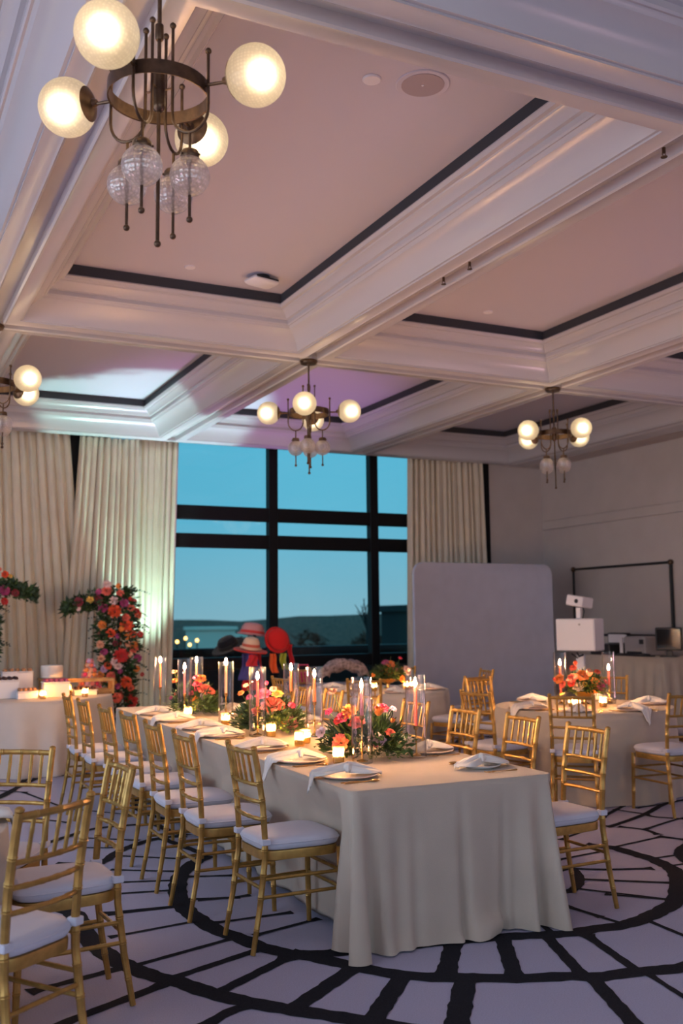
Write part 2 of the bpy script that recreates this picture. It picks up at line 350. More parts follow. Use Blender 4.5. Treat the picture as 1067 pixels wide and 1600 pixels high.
RUNNER_BLOOMS = [[(2.503,5.153,0.972,0.032,'h'),(2.534,5.138,1.006,0.036,'g'),(2.45,5.178,1.115,0.022,'p'),(2.43,5.188,1.007,0.019,'h'),(2.682,5.065,0.991,0.032,'g'),(2.702,5.056,1.02,0.031,'h'),(2.759,5.028,1.02,0.017,'l'),(2.662,5.075,0.862,0.029,'w'),(2.688,5.062,0.845,0.029,'l'),(2.665,5.074,0.812,0.02,'h'),(2.486,5.161,0.831,0.041,'c'),(2.575,5.117,0.942,0.036,'c'),(2.391,5.207,0.89,0.027,'w'),(2.476,5.166,0.956,0.02,'r'),(2.75,5.032,0.945,0.017,'g'),(2.742,5.036,0.886,0.022,'c')],
 [(2.442,6.638,1.018,0.02,'g'),(2.49,6.614,0.99,0.018,'m'),(2.47,6.624,1.073,0.017,'p'),(2.637,6.543,0.938,0.062,'c'),(2.622,6.55,0.872,0.036,'w'),(2.581,6.57,1.011,0.043,'h'),(2.668,6.528,1.01,0.032,'y'),(2.642,6.54,1.044,0.02,'p'),(2.759,6.484,0.931,0.023,'h'),(2.702,6.511,0.81,0.025,'g'),(2.758,6.484,0.776,0.043,'d'),(2.53,6.595,0.889,0.032,'c'),(2.596,6.563,0.922,0.032,'c'),(2.683,6.521,0.932,0.032,'c'),(2.602,6.56,1.078,0.018,'h')],
 [(2.565,8.154,0.868,0.03,'g'),(2.631,8.122,1.041,0.034,'g'),(2.558,8.157,0.995,0.03,'h'),(2.57,8.151,1.048,0.024,'m'),(2.644,8.115,0.88,0.038,'w'),(2.662,8.107,0.953,0.047,'c'),(2.711,8.083,0.933,0.027,'c'),(2.478,8.196,1.023,0.02,'g'),(2.453,8.208,1.097,0.02,'p'),(2.595,8.139,0.941,0.024,'h'),(2.406,8.231,0.883,0.014,'m'),(2.516,8.178,0.915,0.022,'h')]]
ROUND_BLOOMS = [(5.679,7.271,0.972,0.039,'g'),(5.701,7.26,0.925,0.026,'c'),(5.784,7.22,0.975,0.039,'c'),(5.869,7.178,1.0,0.052,'g'),(5.916,7.155,1.008,0.041,'p'),(5.831,7.197,0.903,0.036,'w'),(5.986,7.121,1.032,0.024,'o'),(6.013,7.108,0.901,0.034,'m'),(5.968,7.13,0.948,0.033,'g'),(5.815,7.205,1.102,0.024,'o'),(5.794,7.215,1.069,0.026,'o'),(5.958,7.135,0.88,0.034,'g'),(5.882,7.172,0.923,0.021,'y'),(5.774,7.224,0.933,0.026,'r'),(5.644,7.288,0.968,0.017,'r'),(6.053,7.089,0.947,0.019,'r')]
FAR_BLOOMS = [(5.411,10.017,1.032,0.036,'m'),(5.455,9.995,1.015,0.041,'g'),(5.439,10.003,0.927,0.049,'g'),(5.558,9.945,1.079,0.02,'h'),(5.293,10.074,0.889,0.029,'g'),(5.366,10.039,0.92,0.029,'m'),(5.577,9.936,0.845,0.032,'g'),(5.63,9.91,0.941,0.046,'w'),(5.506,9.971,0.959,0.029,'d')]

# ------------------------------------------------------------------ room shell
XL, XR, YR, YB = -5.2, 10.3, -5.8, 13.46
ZS, ZP = 4.0, 4.445
b = MB().box(XL-.2, XR+.2, YR-.2, YB+.4, -.2, 0)
floor = structure(b.build('floor', M['carpet'], smooth=False)); floor['label'] = 'lavender grey carpet with charcoal meandering line pattern'
def catmull(p, n=6):
    if len(p) < 3: 
        a, c = Vector((*p[0],0)), Vector((*p[1],0)); d = (c-a).normalized()*.05; a = a-d; c = c+d; return [a.lerp(c, i/16) for i in range(17)]
    q = [Vector((*x,0)) for x in p]; q = [q[0]*2-q[1]] + q + [q[-1]*2-q[-2]]; out = []
    for i in range(1, len(q)-2):
        for k in range(n):
            t = k/n; a, b_, c, d = q[i-1:i+3]
            out.append(.5*((2*b_) + (c-a)*t + (2*a-5*b_+4*c-d)*t*t + (3*b_-a-3*c+d)*t**3))
    out.append(q[-2]); return out
carp = MB(); zc = .002
def stroke(wd, pts, loop=False):
    global zc
    zc += .00002
    P = catmull(pts); n = len(P); L = [0]
    for i in range(1, n): L.append(L[-1] + (P[i]-P[i-1]).length)
    rows = []
    for i in range(n):
        t = (P[min(i+1,n-1)]-P[max(i-1,0)]).normalized(); nn = Vector((-t.y, t.x, 0))
        fl = 1.0
        if not loop:
            dE = min(L[i], L[-1]-L[i]); fl = 1 + (.9 if wd < .09 else .25)*math.exp(-dE/.03)
        h = wd*.5*fl*(1+.06*sin(L[i]*37)+.05*sin(L[i]*71+1))
        rows.append([P[i]+nn*h+Vector((0,0,zc)), P[i]-nn*h+Vector((0,0,zc))])
    carp.grid(rows)
for wd, pts in CARPET: stroke(wd, pts)
# the same meandering rings carry on over the rest of the floor
rnd = random.Random(3)
def ring(cx, cy, rx, ry, wd, spokes, outer):
    ph = rnd.uniform(0, 6); P = []
    for k in range(25):
        a = 2*pi*k/24; q = 1 + .07*sin(2*a+ph) + .05*sin(3*a+2*ph); P.append((cx+rx*q*cos(a), cy+ry*q*sin(a)))
    P[-1] = P[0]; stroke(wd, P, True); stroke(.06, [(cx+(x-cx)*outer, cy+(y-cy)*outer) for x, y in P], True)
    for k in range(spokes):
        a = 2*pi*(k+rnd.uniform(-.25,.25))/spokes
        stroke(rnd.choice((.03,.035,.05,.07)), [(cx+rx*.98*cos(a), cy+ry*.98*sin(a)), (cx+rx*outer*cos(a), cy+ry*outer*sin(a))])
    for k in range(-2, 3):
        y = cy + ry*.33*k; hx = rx*math.sqrt(max(.05, 1-(.33*k)**2))*.96
        stroke(.03, [(cx-hx, y-.04), (cx+hx, y+.05)])
for cx, cy, rx, ry in ((-1.4,3.9,.95,1.1),(-1.2,7.2,1.0,1.2),(-3.6,5.6,1.0,1.2),(-3.7,2.2,1.0,1.2),(-1.2,.7,1.0,1.1),(.4,10.6,.9,1.2),(7.9,4.6,.9,1.1),(5.65,4.30,.72,.62),(8.4,7.9,1.0,1.2),(5.9,9.6,1.0,1.2),(8.6,11.2,1.0,1.1),(3.3,11.2,1.1,1.2),(5.4,2.2,.9,.8),(4.2,.6,1.0,1.0),(1.6,1.3,1.0,.9),(8.2,1.6,1.0,1.1),(3.2,7.9,.7,.9),(1.4,-2,1,1.1),(5,-2.4,1,1.1),(-2,-2.6,1,1.1),(8.2,-2,1,1.1),(-2.8,10.2,1.1,1.2)):
    ring(cx, cy, rx, ry, .10, 9, 1.45)
co = carp.build('carpet_pattern', M['carpet_dark'], floor, smooth=False, kind='stuff'); co['label'] = 'charcoal meandering lines woven into the carpet'

# ---- coffered ceiling
XB = [-4.83, -1.95, .95, 3.83, 6.74, 9.60]
YBm = [-5.5, -1.60, 3.48, 8.56, 13.30]
PROF = [(.0,4.06),(.062,4.06),(.064,4.0),(.078,3.992),(.092,4.0),(.185,4.0),(.185,4.012),(.205,4.012),(.212,4.03),(.225,4.062),(.245,4.10),(.27,4.132),(.30,4.158),(.335,4.176),(.342,4.19),(.352,4.20),(.365,4.198),(.372,4.21),(.372,4.245),(.395,4.25),(.405,4.268),(.425,4.29),(.45,4.305),(.455,4.315),(.485,4.318),(.492,4.33),(.50,4.34),(.495,4.352),(.485,4.356),(.48,4.356)]
ceiling = structure(empty('ceiling', (0,0,0))); ceiling['label'] = 'white coffered ceiling with mauve plaster panels'
n = 0
for i in range(len(XB)-1):
    for j in range(len(YBm)-1):
        x0, x1, y0, y1 = XB[i], XB[i+1], YBm[j], YBm[j+1]; n += 1
        rows = [[(x0+o,y0+o,z),(x1-o,y0+o,z),(x1-o,y1-o,z),(x0+o,y1-o,z)] for o, z in PROF]
        tr = structure(MB().grid(rows, True).build('trim_%d' % n, M['paint'], ang=30)); tr['label'] = 'stepped white crown moulding around a ceiling coffer'
        o = .48
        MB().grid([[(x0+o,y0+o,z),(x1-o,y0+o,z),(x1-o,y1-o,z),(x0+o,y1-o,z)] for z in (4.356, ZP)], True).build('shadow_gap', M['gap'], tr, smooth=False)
        MB().box(x0+.46, x1-.46, y0+.46, y1-.46, ZP, ZP+.03).build('coffer_panel', M['panel'], ceiling, smooth=False)
MB().box(XL, XR, YR, YB+.3, ZP+.2, ZP+.3).build('ceiling_slab', M['panel'], ceiling, smooth=False)
# flat border between the outer coffers and the walls
for nm, q in (('border_right', (9.53,XR,YR,YB)), ('border_left', (XL,-4.76,YR,YB)), ('border_rear', (-4.9,9.6,YR,-5.43)), ('border_window', (-4.9,9.62,13.23,13.31))):
    MB().box(q[0], q[1], q[2], q[3], 3.996, 4.05).build('soffit_border', M['wall'] if nm == 'border_right' else M['paint'], ceiling, smooth=False)
MB().box(9.55, 9.86, YR, 13.31, 3.985, 4.0).build('soffit_border', M['paint'], ceiling, smooth=False)
MB().box(XL, XR, 13.31, 13.72, 4.18, 4.25).build('curtain_pocket', M['wall'], ceiling, smooth=False)
MB().box(XL, XR, 13.27, 13.31, 4.0, 4.25).build('curtain_pocket', M['paint'], ceiling, smooth=False)

# ---- walls
wr = structure(MB().box(XR, XR+.15, YR, YB+.3, 0, 4.3).build('wall_right', M['wall'], smooth=False)); wr['label'] = 'greige right wall with flat picture rail'
tr = structure(MB().rbox(XR-.022, XR, YR, YB, 2.96, 3.11, .006).build('trim_40', M['wall'])); tr['label'] = 'flat greige picture rail on the right wall'
bs = structure(MB().rbox(XR-.02, XR, YR, YB, 0, .14, .005).build('baseboard_right', M['wall'])); bs['label'] = 'greige baseboard along the right wall'
wb = structure(MB().box(9.24, XR, YB, YB+.3, 0, 4.3).build('wall_back', M['wall'], smooth=False)); wb['label'] = 'narrow greige wall beside the tall window'
bs = structure(MB().rbox(9.26, XR, YB-.02, YB, 0, .14, .005).build('baseboard_back', M['wall'])); bs['label'] = 'greige baseboard of the back wall'
# left wall and rear wall, each with a long window opening
def wall_with_opening(name, axis, pos, t, a0, a1, oa0, oa1, z0, z1, label):
    m = MB()
    for (p, q, zz0, zz1) in ((a0, oa0, 0, 4.3), (oa1, a1, 0, 4.3), (oa0, oa1, 0, z0), (oa0, oa1, z1, 4.3)):
        if axis == 'x': m.box(pos-t, pos, p, q, zz0, zz1)
        else: m.box(p, q, pos-t, pos, zz0, zz1)
    o = structure(m.build(name, M['wall'], smooth=False)); o['label'] = label
wall_with_opening('wall_left', 'x', XL, .3, YR, YB+.3, -1.2, 9.2, .8, 3.9, 'greige left wall with a long window')
wall_with_opening('wall_rear', 'y', YR, .3, XL, XR, -3.2, 7.2, .8, 3.9, 'greige rear wall with a long window')

# ---- the tall window
WY = 13.55
win = structure(empty('window_1', (0, WY, 0))); win['label'] = 'tall black framed window looking out on dusk sky'
mull = [-4.56, -2.89, -1.22, .45, 2.12, 3.79, 5.46, 7.13, 8.80]
for x in mull: MB().rbox(x-.07, x+.07, -.06, .08, 0, 4.22, .008).build('mullion', M['frame'], win)
MB().rbox(9.06, 9.24, -.1, .08, 0, 4.22, .008).build('jamb', M['frame'], win)
MB().rbox(-5.2, -4.56, -.06, .08, 0, 4.22, .008).build('jamb', M['frame'], win)
MB().rbox(2.19, 3.05, -.07, .06, 0, 4.22, .008).build('pier_cover', M['frame'], win)
for z0, z1 in ((2.95,3.15),(2.55,2.75),(.83,1.0),(0,.14),(4.05,4.22)):
    MB().rbox(-5.0, 9.1, -.045, .075, z0, z1, .008).build('transom', M['frame'], win)
xs = mull + [9.12]
for a, c in zip(xs[:-1], xs[1:]):
    for z0, z1 in ((3.15,4.05),(2.75,2.95),(1.0,2.55),(.14,.83)):
        MB().box(a+.07, c-.07, .012, .018, z0, z1).build('pane', M['glass'], win, smooth=False)

# ---- curtains
def curtain(x0t, x1t, x0b, x1b, label, waves, seed, amp=1.15, z1=4.16, y0=13.39, mname='drape'):
    rg = random.Random(seed); NX = int(waves*10); NZ = 16; rows = []
    ph = [rg.uniform(-.5,.5) for _ in range(int(waves)+3)]; am = [rg.uniform(.6,1.25) for _ in range(int(waves)+3)]
    for k in range(NZ+1):
        t = k/NZ; z = z1*(1-t) + .015*t; row = []
        s_ = min(1, t*1.25)
        xa = x0t + (x0b-x0t)*s_; xb = x1t + (x1b-x1t)*s_
        for i in range(NX+1):
            u = i/NX; wv = u*waves; q = int(wv); fr = wv-q
            A = (am[q]*(1-fr)+am[q+1]*fr); P = ph[q]*(1-fr)+ph[q+1]*fr
            y = y0 + amp*.038*A*sin(2*pi*wv + P + .4*sin(3*t+P*4)) + amp*.012*sin(2*pi*wv*2.3+P*5)
            x = xa + (xb-xa)*u + .010*sin(2*pi*wv*1.0+1.2+t)
            row.append((x, y, z))
        rows.append(row)
    o = MB().grid(rows).build('curtain', M[mname], ang=180)
    sol = o.modifiers.new('thickness', 'SOLIDIFY'); sol.thickness = .004
    tag(o, label, 'curtain', 'ivory window curtains')
    return o
curtain(-2.2, .35, -2.2, .35, 'ivory curtain hanging on the far side of the dessert table from the flower pillars', 16, 1)
curtain(.35, 2.47, .35, 2.78, 'ivory curtain behind the dessert table, leaving a dark wedge gap at its top', 19, 2, amp=.75, y0=13.435)
curtain(2.60, 3.42, 2.42, 3.38, 'ivory curtain behind the flower pillar, beside the dark wedge gap', 10, 3, amp=.75, z1=3.99, y0=13.335)
curtain(3.36, 4.00, 3.34, 3.92, 'ivory curtain lit teal by the uplight, at the edge of the open window', 7, 4, amp=.8, y0=13.43)
curtain(7.68, 9.05, 7.62, 9.14, 'ivory curtain standing behind the lilac grey backdrop panel', 14, 5, y0=13.40)

# ------------------------------------------------------------------ outside
def ext(name, col, rough=.9, **k): return mat(name, col, rough, **k)
EG = ext('far_ground', (.12,.13,.09), var=.4, vscale=.05); EB = ext('far_concrete', (.95,.66,.56)); ED = ext('far_dark_facade', (.014,.013,.014)); EW = mat('far_window', (.04,.06,.08), .15)
ET = ext('far_foliage', (.16,.055,.035), var=.4, vscale=.6); ELp = emission('street_lamp_glow', (1,.55,.15), 6)
g = structure(MB().box(-600, 900, 14.2, 2500, -16.2, -16).build('ground_outside', EG, smooth=False)); g['label'] = 'dark parkland outside far below the window'
rows = []
for z_, yy in ((-16, 420), (0, 470)):
    row = []
    for i in range(90):
        x = -500 + i*16; h = 3.2 + 1.5*sin(i*.31) + .9*sin(i*.83+1) + .5*sin(i*1.9)
        row.append((x, yy, -16 if z_ < 0 else h-1.5))
    rows.append(row)
rows.append([(x, 900, -16) for (x, y, z) in rows[0]])
hl = structure(MB().grid(rows).build('hills_outside', ET)); hl['label'] = 'low wooded hills on the horizon'
def building(x0, x1, y0, y1, z1, label, m_, wins, z0=-16):
    e_ = empty('building', ((x0+x1)/2, y0, z0)); tag(e_, label, 'building')
    ex, ez = (x0+x1)/2, z0
    MB().box(x0-ex, x1-ex, 0, y1-y0, 0, z1-z0).build('facade', m_, e_, smooth=False)
    MB().rbox(x0-ex-.3, x1-ex+.3, -.3, y1-y0+.3, z1-z0, z1-z0+.5, .05).build('roof_edge', m_, e_)
    nx, zs = wins
    for zz in zs:
        for i in range(nx):
            wx = (x0-ex) + (x1-x0)*(i+.5)/nx; ww = (x1-x0)/nx*.32
            MB().box(wx-ww, wx+ww, -.08, .05, zz-z0-.7, zz-z0+.7).build('window', EW, e_, smooth=False)
building(44.8, 50.5, 140, 146, .1, 'pale low concrete building with a strip of windows, far outside', EB, (6, (-3.5,)))
building(52.5, 58, 156, 162, -1.3, 'long pale flat building joined behind the pale low one', EB, (7, (-4.5,)))
building(35.6, 40.5, 60, 66.5, 2.0, 'dark tall block close outside the window edge', ED, (4, (-.2,-3.2,-6.2)))
building(22, 30, 118, 125, -3.0, 'small pale house among the street lamps outside', EB, (5, (-5,)))
def blob_tree(x, y, z0, h, rad, seed, label):
    rg = random.Random(seed); e_ = empty('tree', (x, y, z0)); tag(e_, label, 'tree', 'trees outside the window')
    MB().tube([(0,0,0),(.1,.1,h*.35),(0,.1,h*.7)], [rad*.10, rad*.08, rad*.03]).build('trunk', ED, e_)
    m = MB()
    for k in range(420):
        a = rg.uniform(0, 2*pi); cz = rg.uniform(-1,1); rr = math.sqrt(1-cz*cz)*rg.uniform(.55,1.05)
        c = Vector((rad*rr*cos(a)*(1+.3*sin(3*a+seed)), rad*rr*sin(a), h*.62 + h*.36*cz)); s_ = rad*rg.uniform(.10,.2)
        d1 = Vector((rg.uniform(-1,1),rg.uniform(-1,1),rg.uniform(-1,1))).normalized(); d2 = d1.cross(Vector((rg.uniform(-1,1),.3,1))).normalized()
        m.add([c+d1*s_, c+d2*s_*.6, c-d1*s_, c-d2*s_*.6], [(0,1,2,3)])
    m.build('crown', ET, e_, smooth=False, kind='stuff')
rg = random.Random(11)
for k, (x, y, top) in enumerate(((36.5,99,-1.4),(44.5,100,-.8),(54,104,-1.2),(62,112,-.9),(33.6,76,-2.6),(43,82,-1.8),(52,88,-2.0),(20.5,84,-4.2),(34,110,-3.2),(24.5,66,-5.2),(31,52,-5.6))):
    blob_tree(x, y, -16, top+17.3, 3.2+.5*(k%3), 50+k, 'dark round leafy tree in the parkland beyond the window')
# bare tree by the window
e_ = empty('bare_tree', (12.95, 25, -16)); tag(e_, 'slim bare tree with a fan of thin twigs beyond the window mullion', 'tree')
MB().tube([(0,0,0),(.05,0,8),(-.02,0,17.4)], [.10,.07,.035]).build('trunk', ED, e_)
for k in range(12):
    a = R(-55+10*k); L = .62+.25*sin(k*2.1)
    br = MB().tube([(-.02,0,17.2),(-.02+.3*sin(a)*L,.05*sin(k),17.4+.45*cos(a)*L),(-.02+.62*sin(a)*L,.1*sin(k*3),17.45+.8*cos(a)*L)], [.022,.016,.009], 5).build('branch', ED, e_)
    MB().tube([(-.02+.3*sin(a)*L,0,17.4+.45*cos(a)*L),(.05+.42*sin(a+.5)*L,.05,17.5+.75*cos(a+.5)*L)], [.013,.006], 4).build('twig', ED, br)
for k, (x, z) in enumerate(((26.8,-.4),(27.6,-.1),(28.0,-.7),(28.7,-.3),(25.9,-1.9),(46.9,-1.0),(39.9,-1.6))):
    e_ = empty('street_lamp', (x, 90, -16)); tag(e_, 'street lamp glowing warm among the trees outside', 'street lamp', 'street lamps outside the window')
    MB().tube([(0,0,0),(0,0,16+z)], .06, 6).build('post', ED, e_)
    MB().ball((0,0,16+z), .16, 10, 7).build('lantern', ELp, e_)
pp = structure(MB().box(-20, 60, 15.8, 16.1, -2, .98).box(-20, 60, 15.7, 16.2, .98, 1.06).build('wall_parapet', ED, smooth=False)); pp['label'] = 'dark terrace parapet outside the window'
tb = structure(MB().box(-20, 60, 13.7, 16.0, -.3, -.05).build('floor_terrace', ED, smooth=False)); tb['label'] = 'dark terrace floor outside the window'

# ------------------------------------------------------------------ chairs
def bamboo(path, r, knots, seg=8, taper=None):
    # path: list of points, knots: fractions of the length that carry a raised ring
    P = [Vector(p) for p in path]; L = [0]
    for i in range(1, len(P)): L.append(L[-1]+(P[i]-P[i-1]).length)
    T = L[-1]
    def at(t):
        d = max(0, min(T, t))
        for i in range(1, len(P)):
            if d <= L[i]+1e-9:
                return P[i-1].lerp(P[i], (d-L[i-1])/max(1e-9, L[i]-L[i-1]))
        return P[-1]
    st = [(0.0, 1.0), (T, 1.0)] + [(l, 1.0) for l in L[1:-1]]
    for k in knots:
        c = k*T; st += [(c-.011,1.0),(c-.006,1.16),(c-.002,1.0),(c+.003,1.16),(c+.008,1.0)]
    st.sort()
    tp = taper or (lambda u: 1.0)
    return MB().tube([at(t) for t, _ in st], [r*q*tp(t/T) for t, q in st], seg)
def make_chair():
    root = empty('banquet_chair')
    cm = {}
    for s in (-1, 1):
        path = [(.172*s,-.262,0),(.166*s,-.225,.20),(.161*s,-.198,.40),(.160*s,-.196,.50),(.161*s,-.207,.66),(.163*s,-.236,.84),(.164*s,-.252,.915)]
        p = bamboo(path, .0150, (.12,.27,.38,.50,.66,.75,.84), taper=lambda u: .82+.18*min(1, u/.3))
        p.ball((.164*s,-.253,.922), .0165, 8, 6, (1,1,.75))
        p.build('back_post', M['gold'], root)
        bamboo([(.184*s,.196,0),(.180*s,.188,.25),(.177*s,.184,.435)], .0150, (.3,.55,.8), taper=lambda u: .82+.18*min(1,u/.4)).build('leg', M['gold'], root)
        for z in (.325,.245):
            bamboo([(.166*s,-.205-.02*(.325-z)/.08,z),(.181*s,.188,z)], .0085, (.25,.5,.75), 6).build('stretcher', M['gold'], root)
        t = MB().rbox(-.021,.021,-.021,.021,-.014,.014,.003); t.v = [(x+.160*s, y-.196, z+.492) for x,y,z in t.v]; t.build('tie', M['cushion'], root)
    def rail(z, y, r, knots, name, bow=.022):
        bamboo([(-.162,y,z),(-.08,y-bow*.8,z),(0,y-bow,z),(.08,y-bow*.8,z),(.162,y,z)], r, knots, 8).build(name, M['gold'], root)
    rail(.900,-.249,.0125,(.2,.5,.8),'top_rail'); rail(.752,-.222,.0095,(.2,.4,.6,.8),'rail'); rail(.672,-.209,.0095,(.2,.4,.6,.8),'rail'); rail(.592,-.202,.0095,(.2,.4,.6,.8),'rail')
    for k in range(5):
        x = -.108+.054*k; bw = .022*(1-(x/.162)**2)
        bamboo([(x,-.222-bw,.755),(x,-.249-bw,.895)], .0075, (.3,.68), 6).build('spindle', M['gold'], root)
    for z in (.325,.245): bamboo([(-.181,.188,z),(.181,.188,z)], .0085, (.25,.5,.75), 6).build('stretcher', M['gold'], root)
    bamboo([(-.168,-.214,.285),(.168,-.214,.285)], .0085, (.25,.5,.75), 6).build('stretcher', M['gold'], root)
    def outline(gx, n=40, e=5.0):
        out = []
        for k in range(n):
            a = 2*pi*k/n; ca, sa = cos(a), sin(a)
            x = math.copysign(abs(ca)**(2/e), ca); y = math.copysign(abs(sa)**(2/e), sa)
            out.append((x*(.176+.012*y)*gx, y*.200*gx-.004))
        return out
    sf = []
    for z, gx in ((.405,1.0),(.438,1.01),(.446,1.0),(.446,.2)): sf.append([(x,y,z) for x,y in outline(gx)])
    sf.insert(0, [(x,y,.405) for x,y in outline(.9)])
    MB().grid(sf, True).build('seat_frame', M['gold'], root)
    cs = []
    for z, gx in ((.447,.93),(.452,1.0),(.470,1.045),(.488,1.04),(.500,.985),(.507,.85),(.510,.5),(.511,.05)): cs.append([(x,y+.002,z) for x,y in outline(gx)])
    cu = MB().grid(cs, True); cu.f.append(tuple(range(39,-1,-1))); cu.f.append(tuple(range(280,320)))
    c = cu.build('cushion', M['cushion'], root, ang=60)
    ol = outline(1.05); MB().tube([(x,y+.002,.479) for x,y in ol+ol[:1]], .0035, 5, False).build('piping', M['cushion'], c)
    return root
chair0 = make_chair(); index_tree(chair0); first_chair = [True]; CHAIRS = []
def away(x, y, c, d=1.31):
    k = max(1.0, d/math.hypot(x-c[0], y-c[1])); return c[0]+(x-c[0])*k, c[1]+(y-c[1])*k
def place_chair(x, y, deg, label, group, back=True):
    """x, y: middle of the top of the backrest; deg: direction the seat faces (0 = +X)"""
    a = R(deg); o = chair0 if first_chair[0] else copy_tree(chair0); first_chair[0] = False
    o.location = (x+.25*cos(a), y+.25*sin(a), 0.003); o.rotation_euler = (0,0,a-pi/2)
    CHAIRS.append((o.location.x, o.location.y, a)); tag(o, label, 'chair', group); return o
GL = 'chairs along the long table'
lx = [(1.69,4.60,2),(1.59,5.22,0),(1.59,5.83,-1),(1.61,6.50,1),(1.60,7.12,0),(1.58,7.78,0),(1.58,8.40,-1)]
for k, (x, y, a) in enumerate(lx):
    place_chair(x, y, a, 'gold bamboo chair at the long table, dessert side, %s from the window' % ordinal(6-k), GL)
rx = [(3.63,4.41,180),(3.68,5.07,178),(3.65,5.66,180),(3.68,6.36,182),(3.66,7.05,180),(3.66,7.70,180),(3.66,8.35,180)]
for k, (x, y, a) in enumerate(rx):
    place_chair(x, y, a, 'gold bamboo chair at the long table, backdrop side, %s from the window' % ordinal(6-k), GL)
RT = (5.85, 7.15)
def facing(x, y, c): return math.degrees(math.atan2(c[1]-y, c[0]-x))
for x, y, d in ((4.98,6.22,'at the booth round table, toward the long table end'),(4.62,6.93,'at the booth round table, backing on the long table chairs'),(5.62,8.34,'at the booth round table, backing on the backdrop panel'),(5.78,5.86,'at the booth round table, on the open carpet side'),(6.98,6.72,'at the booth round table, toward the draped console'),(6.85,7.95,'at the booth round table, toward the photo booth')):
    x, y = away(x, y, RT); place_chair(x, y, facing(x, y, RT), 'gold bamboo chair '+d, 'chairs around the round table by the photo booth')
BT = (5.30, 9.95)
for x, y, d in ((6.42,9.78,'toward the backdrop panel'),(5.72,8.78,'backing on the booth round table'),(4.62,8.98,'backing on the long table'),(4.16,9.75,'toward the pile of hats'),(6.1,10.9,'by the backdrop panel, window side'),(4.9,11.1,'by the striped bench')):
    x, y = away(x, y, BT); place_chair(x, y, facing(x, y, BT), 'gold bamboo chair at the window round table, '+d, 'chairs around the round table by the window')
LT = (-.10, 4.27)
for x, y, a, d in ((.73,5.03,235,'its back to the dessert table'),(1.03,4.27,183,'its back to the long table'),(.625,3.48,126,'its back to the open carpet'),(-1.20,5.30,-45,'its back to the left wall'),(-1.52,4.1,10,'its back to the long wall window')):
    place_chair(x, y, a, 'gold bamboo chair at the small round table, '+d, 'chairs around the small round table')

# ------------------------------------------------------------------ tablecloths and tables
def round_cloth(R_, h, folds, seed, mname, amp=.05):
    rg = random.Random(seed); N = folds*12; rows = []
    am = [rg.uniform(.5,1.2) for _ in range(folds+1)]; am[-1] = am[0]
    for fr in (.02,.5,.9,.985): rows.append([(R_*fr*cos(2*pi*k/N), R_*fr*sin(2*pi*k/N), h) for k in range(N)])
    for i in range(15):
        t = i/14; row = []
        for k in range(N):
            a = 2*pi*k/N; wv = folds*k/N; q = int(wv); A = am[q]*(1-(wv-q))+am[(q+1) % folds]*(wv-q)
            g = min(1, t*1.3)**1.1*.75
            rad = R_ + .012*min(1,t*12) + g*(amp*A*(.35+cos(2*pi*wv + .5*sin(5*a))) + .03*t)
            z = (h-.012*min(1,t*12)) * (1-t) + .006*t
            row.append((rad*cos(a), rad*sin(a), z))
        rows.append(row)
    m = MB().grid(rows, True); m.f.append(tuple(range(N-1,-1,-1)))
    return m
def round_table(c, R_, h, folds, seed, label_t, label_c, mname='linen', amp=.032):
    t = empty('round_table', (c[0], c[1], 0)); tag(t, label_t, 'table', 'round tables under cloths')
    MB().lathe([(R_-.03,h-.05),(R_-.015,h-.03),(R_-.015,h-.012),(R_-.03,h-.006)], 40).build('tabletop', M['black'], t)
    for k in range(4):
        a = pi/4+k*pi/2; MB().tube([(.35*cos(a),.35*sin(a),h-.05),(.45*cos(a),.45*sin(a),.012)], .016).build('leg', M['black'], t)
    rc_ = round_cloth(R_, h, folds, seed, mname, amp); out = []
    for (x, y, z) in rc_.v:
        # the hanging cloth gives way where a chair is pushed up against it
        if z < h-.03:
            for (ox, oy, a) in CHAIRS:
                dx, dy = x+c[0]-ox, y+c[1]-oy; s_ = dx*cos(a)+dy*sin(a); l_ = abs(-dx*sin(a)+dy*cos(a))
                if abs(s_) < .4 and l_ < .33 and s_ < .228:
                    k = (1-max(0, min(1, (l_-.215)/.115)))*min(1, (h-.03-z)/.16)
                    x += cos(a)*(.228-s_)*k; y += sin(a)*(.228-s_)*k
        out.append((x, y, z))
    rc_.v = out
    cl = rc_.build('tablecloth', M[mname], ang=180)
    cl.location = (c[0], c[1], 0); tag(cl, label_c, 'tablecloth', 'floor length tablecloths')
TH = .735
round_table(RT, .77, TH, 15, 3, 'round table hidden under oatmeal cloth by the photo booth', 'oatmeal linen cloth on the round table by the photo booth')
round_table(BT, .76, TH, 15, 4, 'round table hidden under grey cloth by the window', 'pale grey linen cloth on the round table by the window', 'linen_pale')
round_table(LT, .675, TH, 15, 5, 'small round table hidden under cloth on the left', 'oatmeal linen cloth on the small round table on the left')
DT = (1.65, 11.25)
round_table(DT, .93, TH, 18, 6, 'dessert table hidden under pale grey cloth before the curtains', 'pale grey linen cloth on the dessert table before the curtains', 'linen_pale', .06)

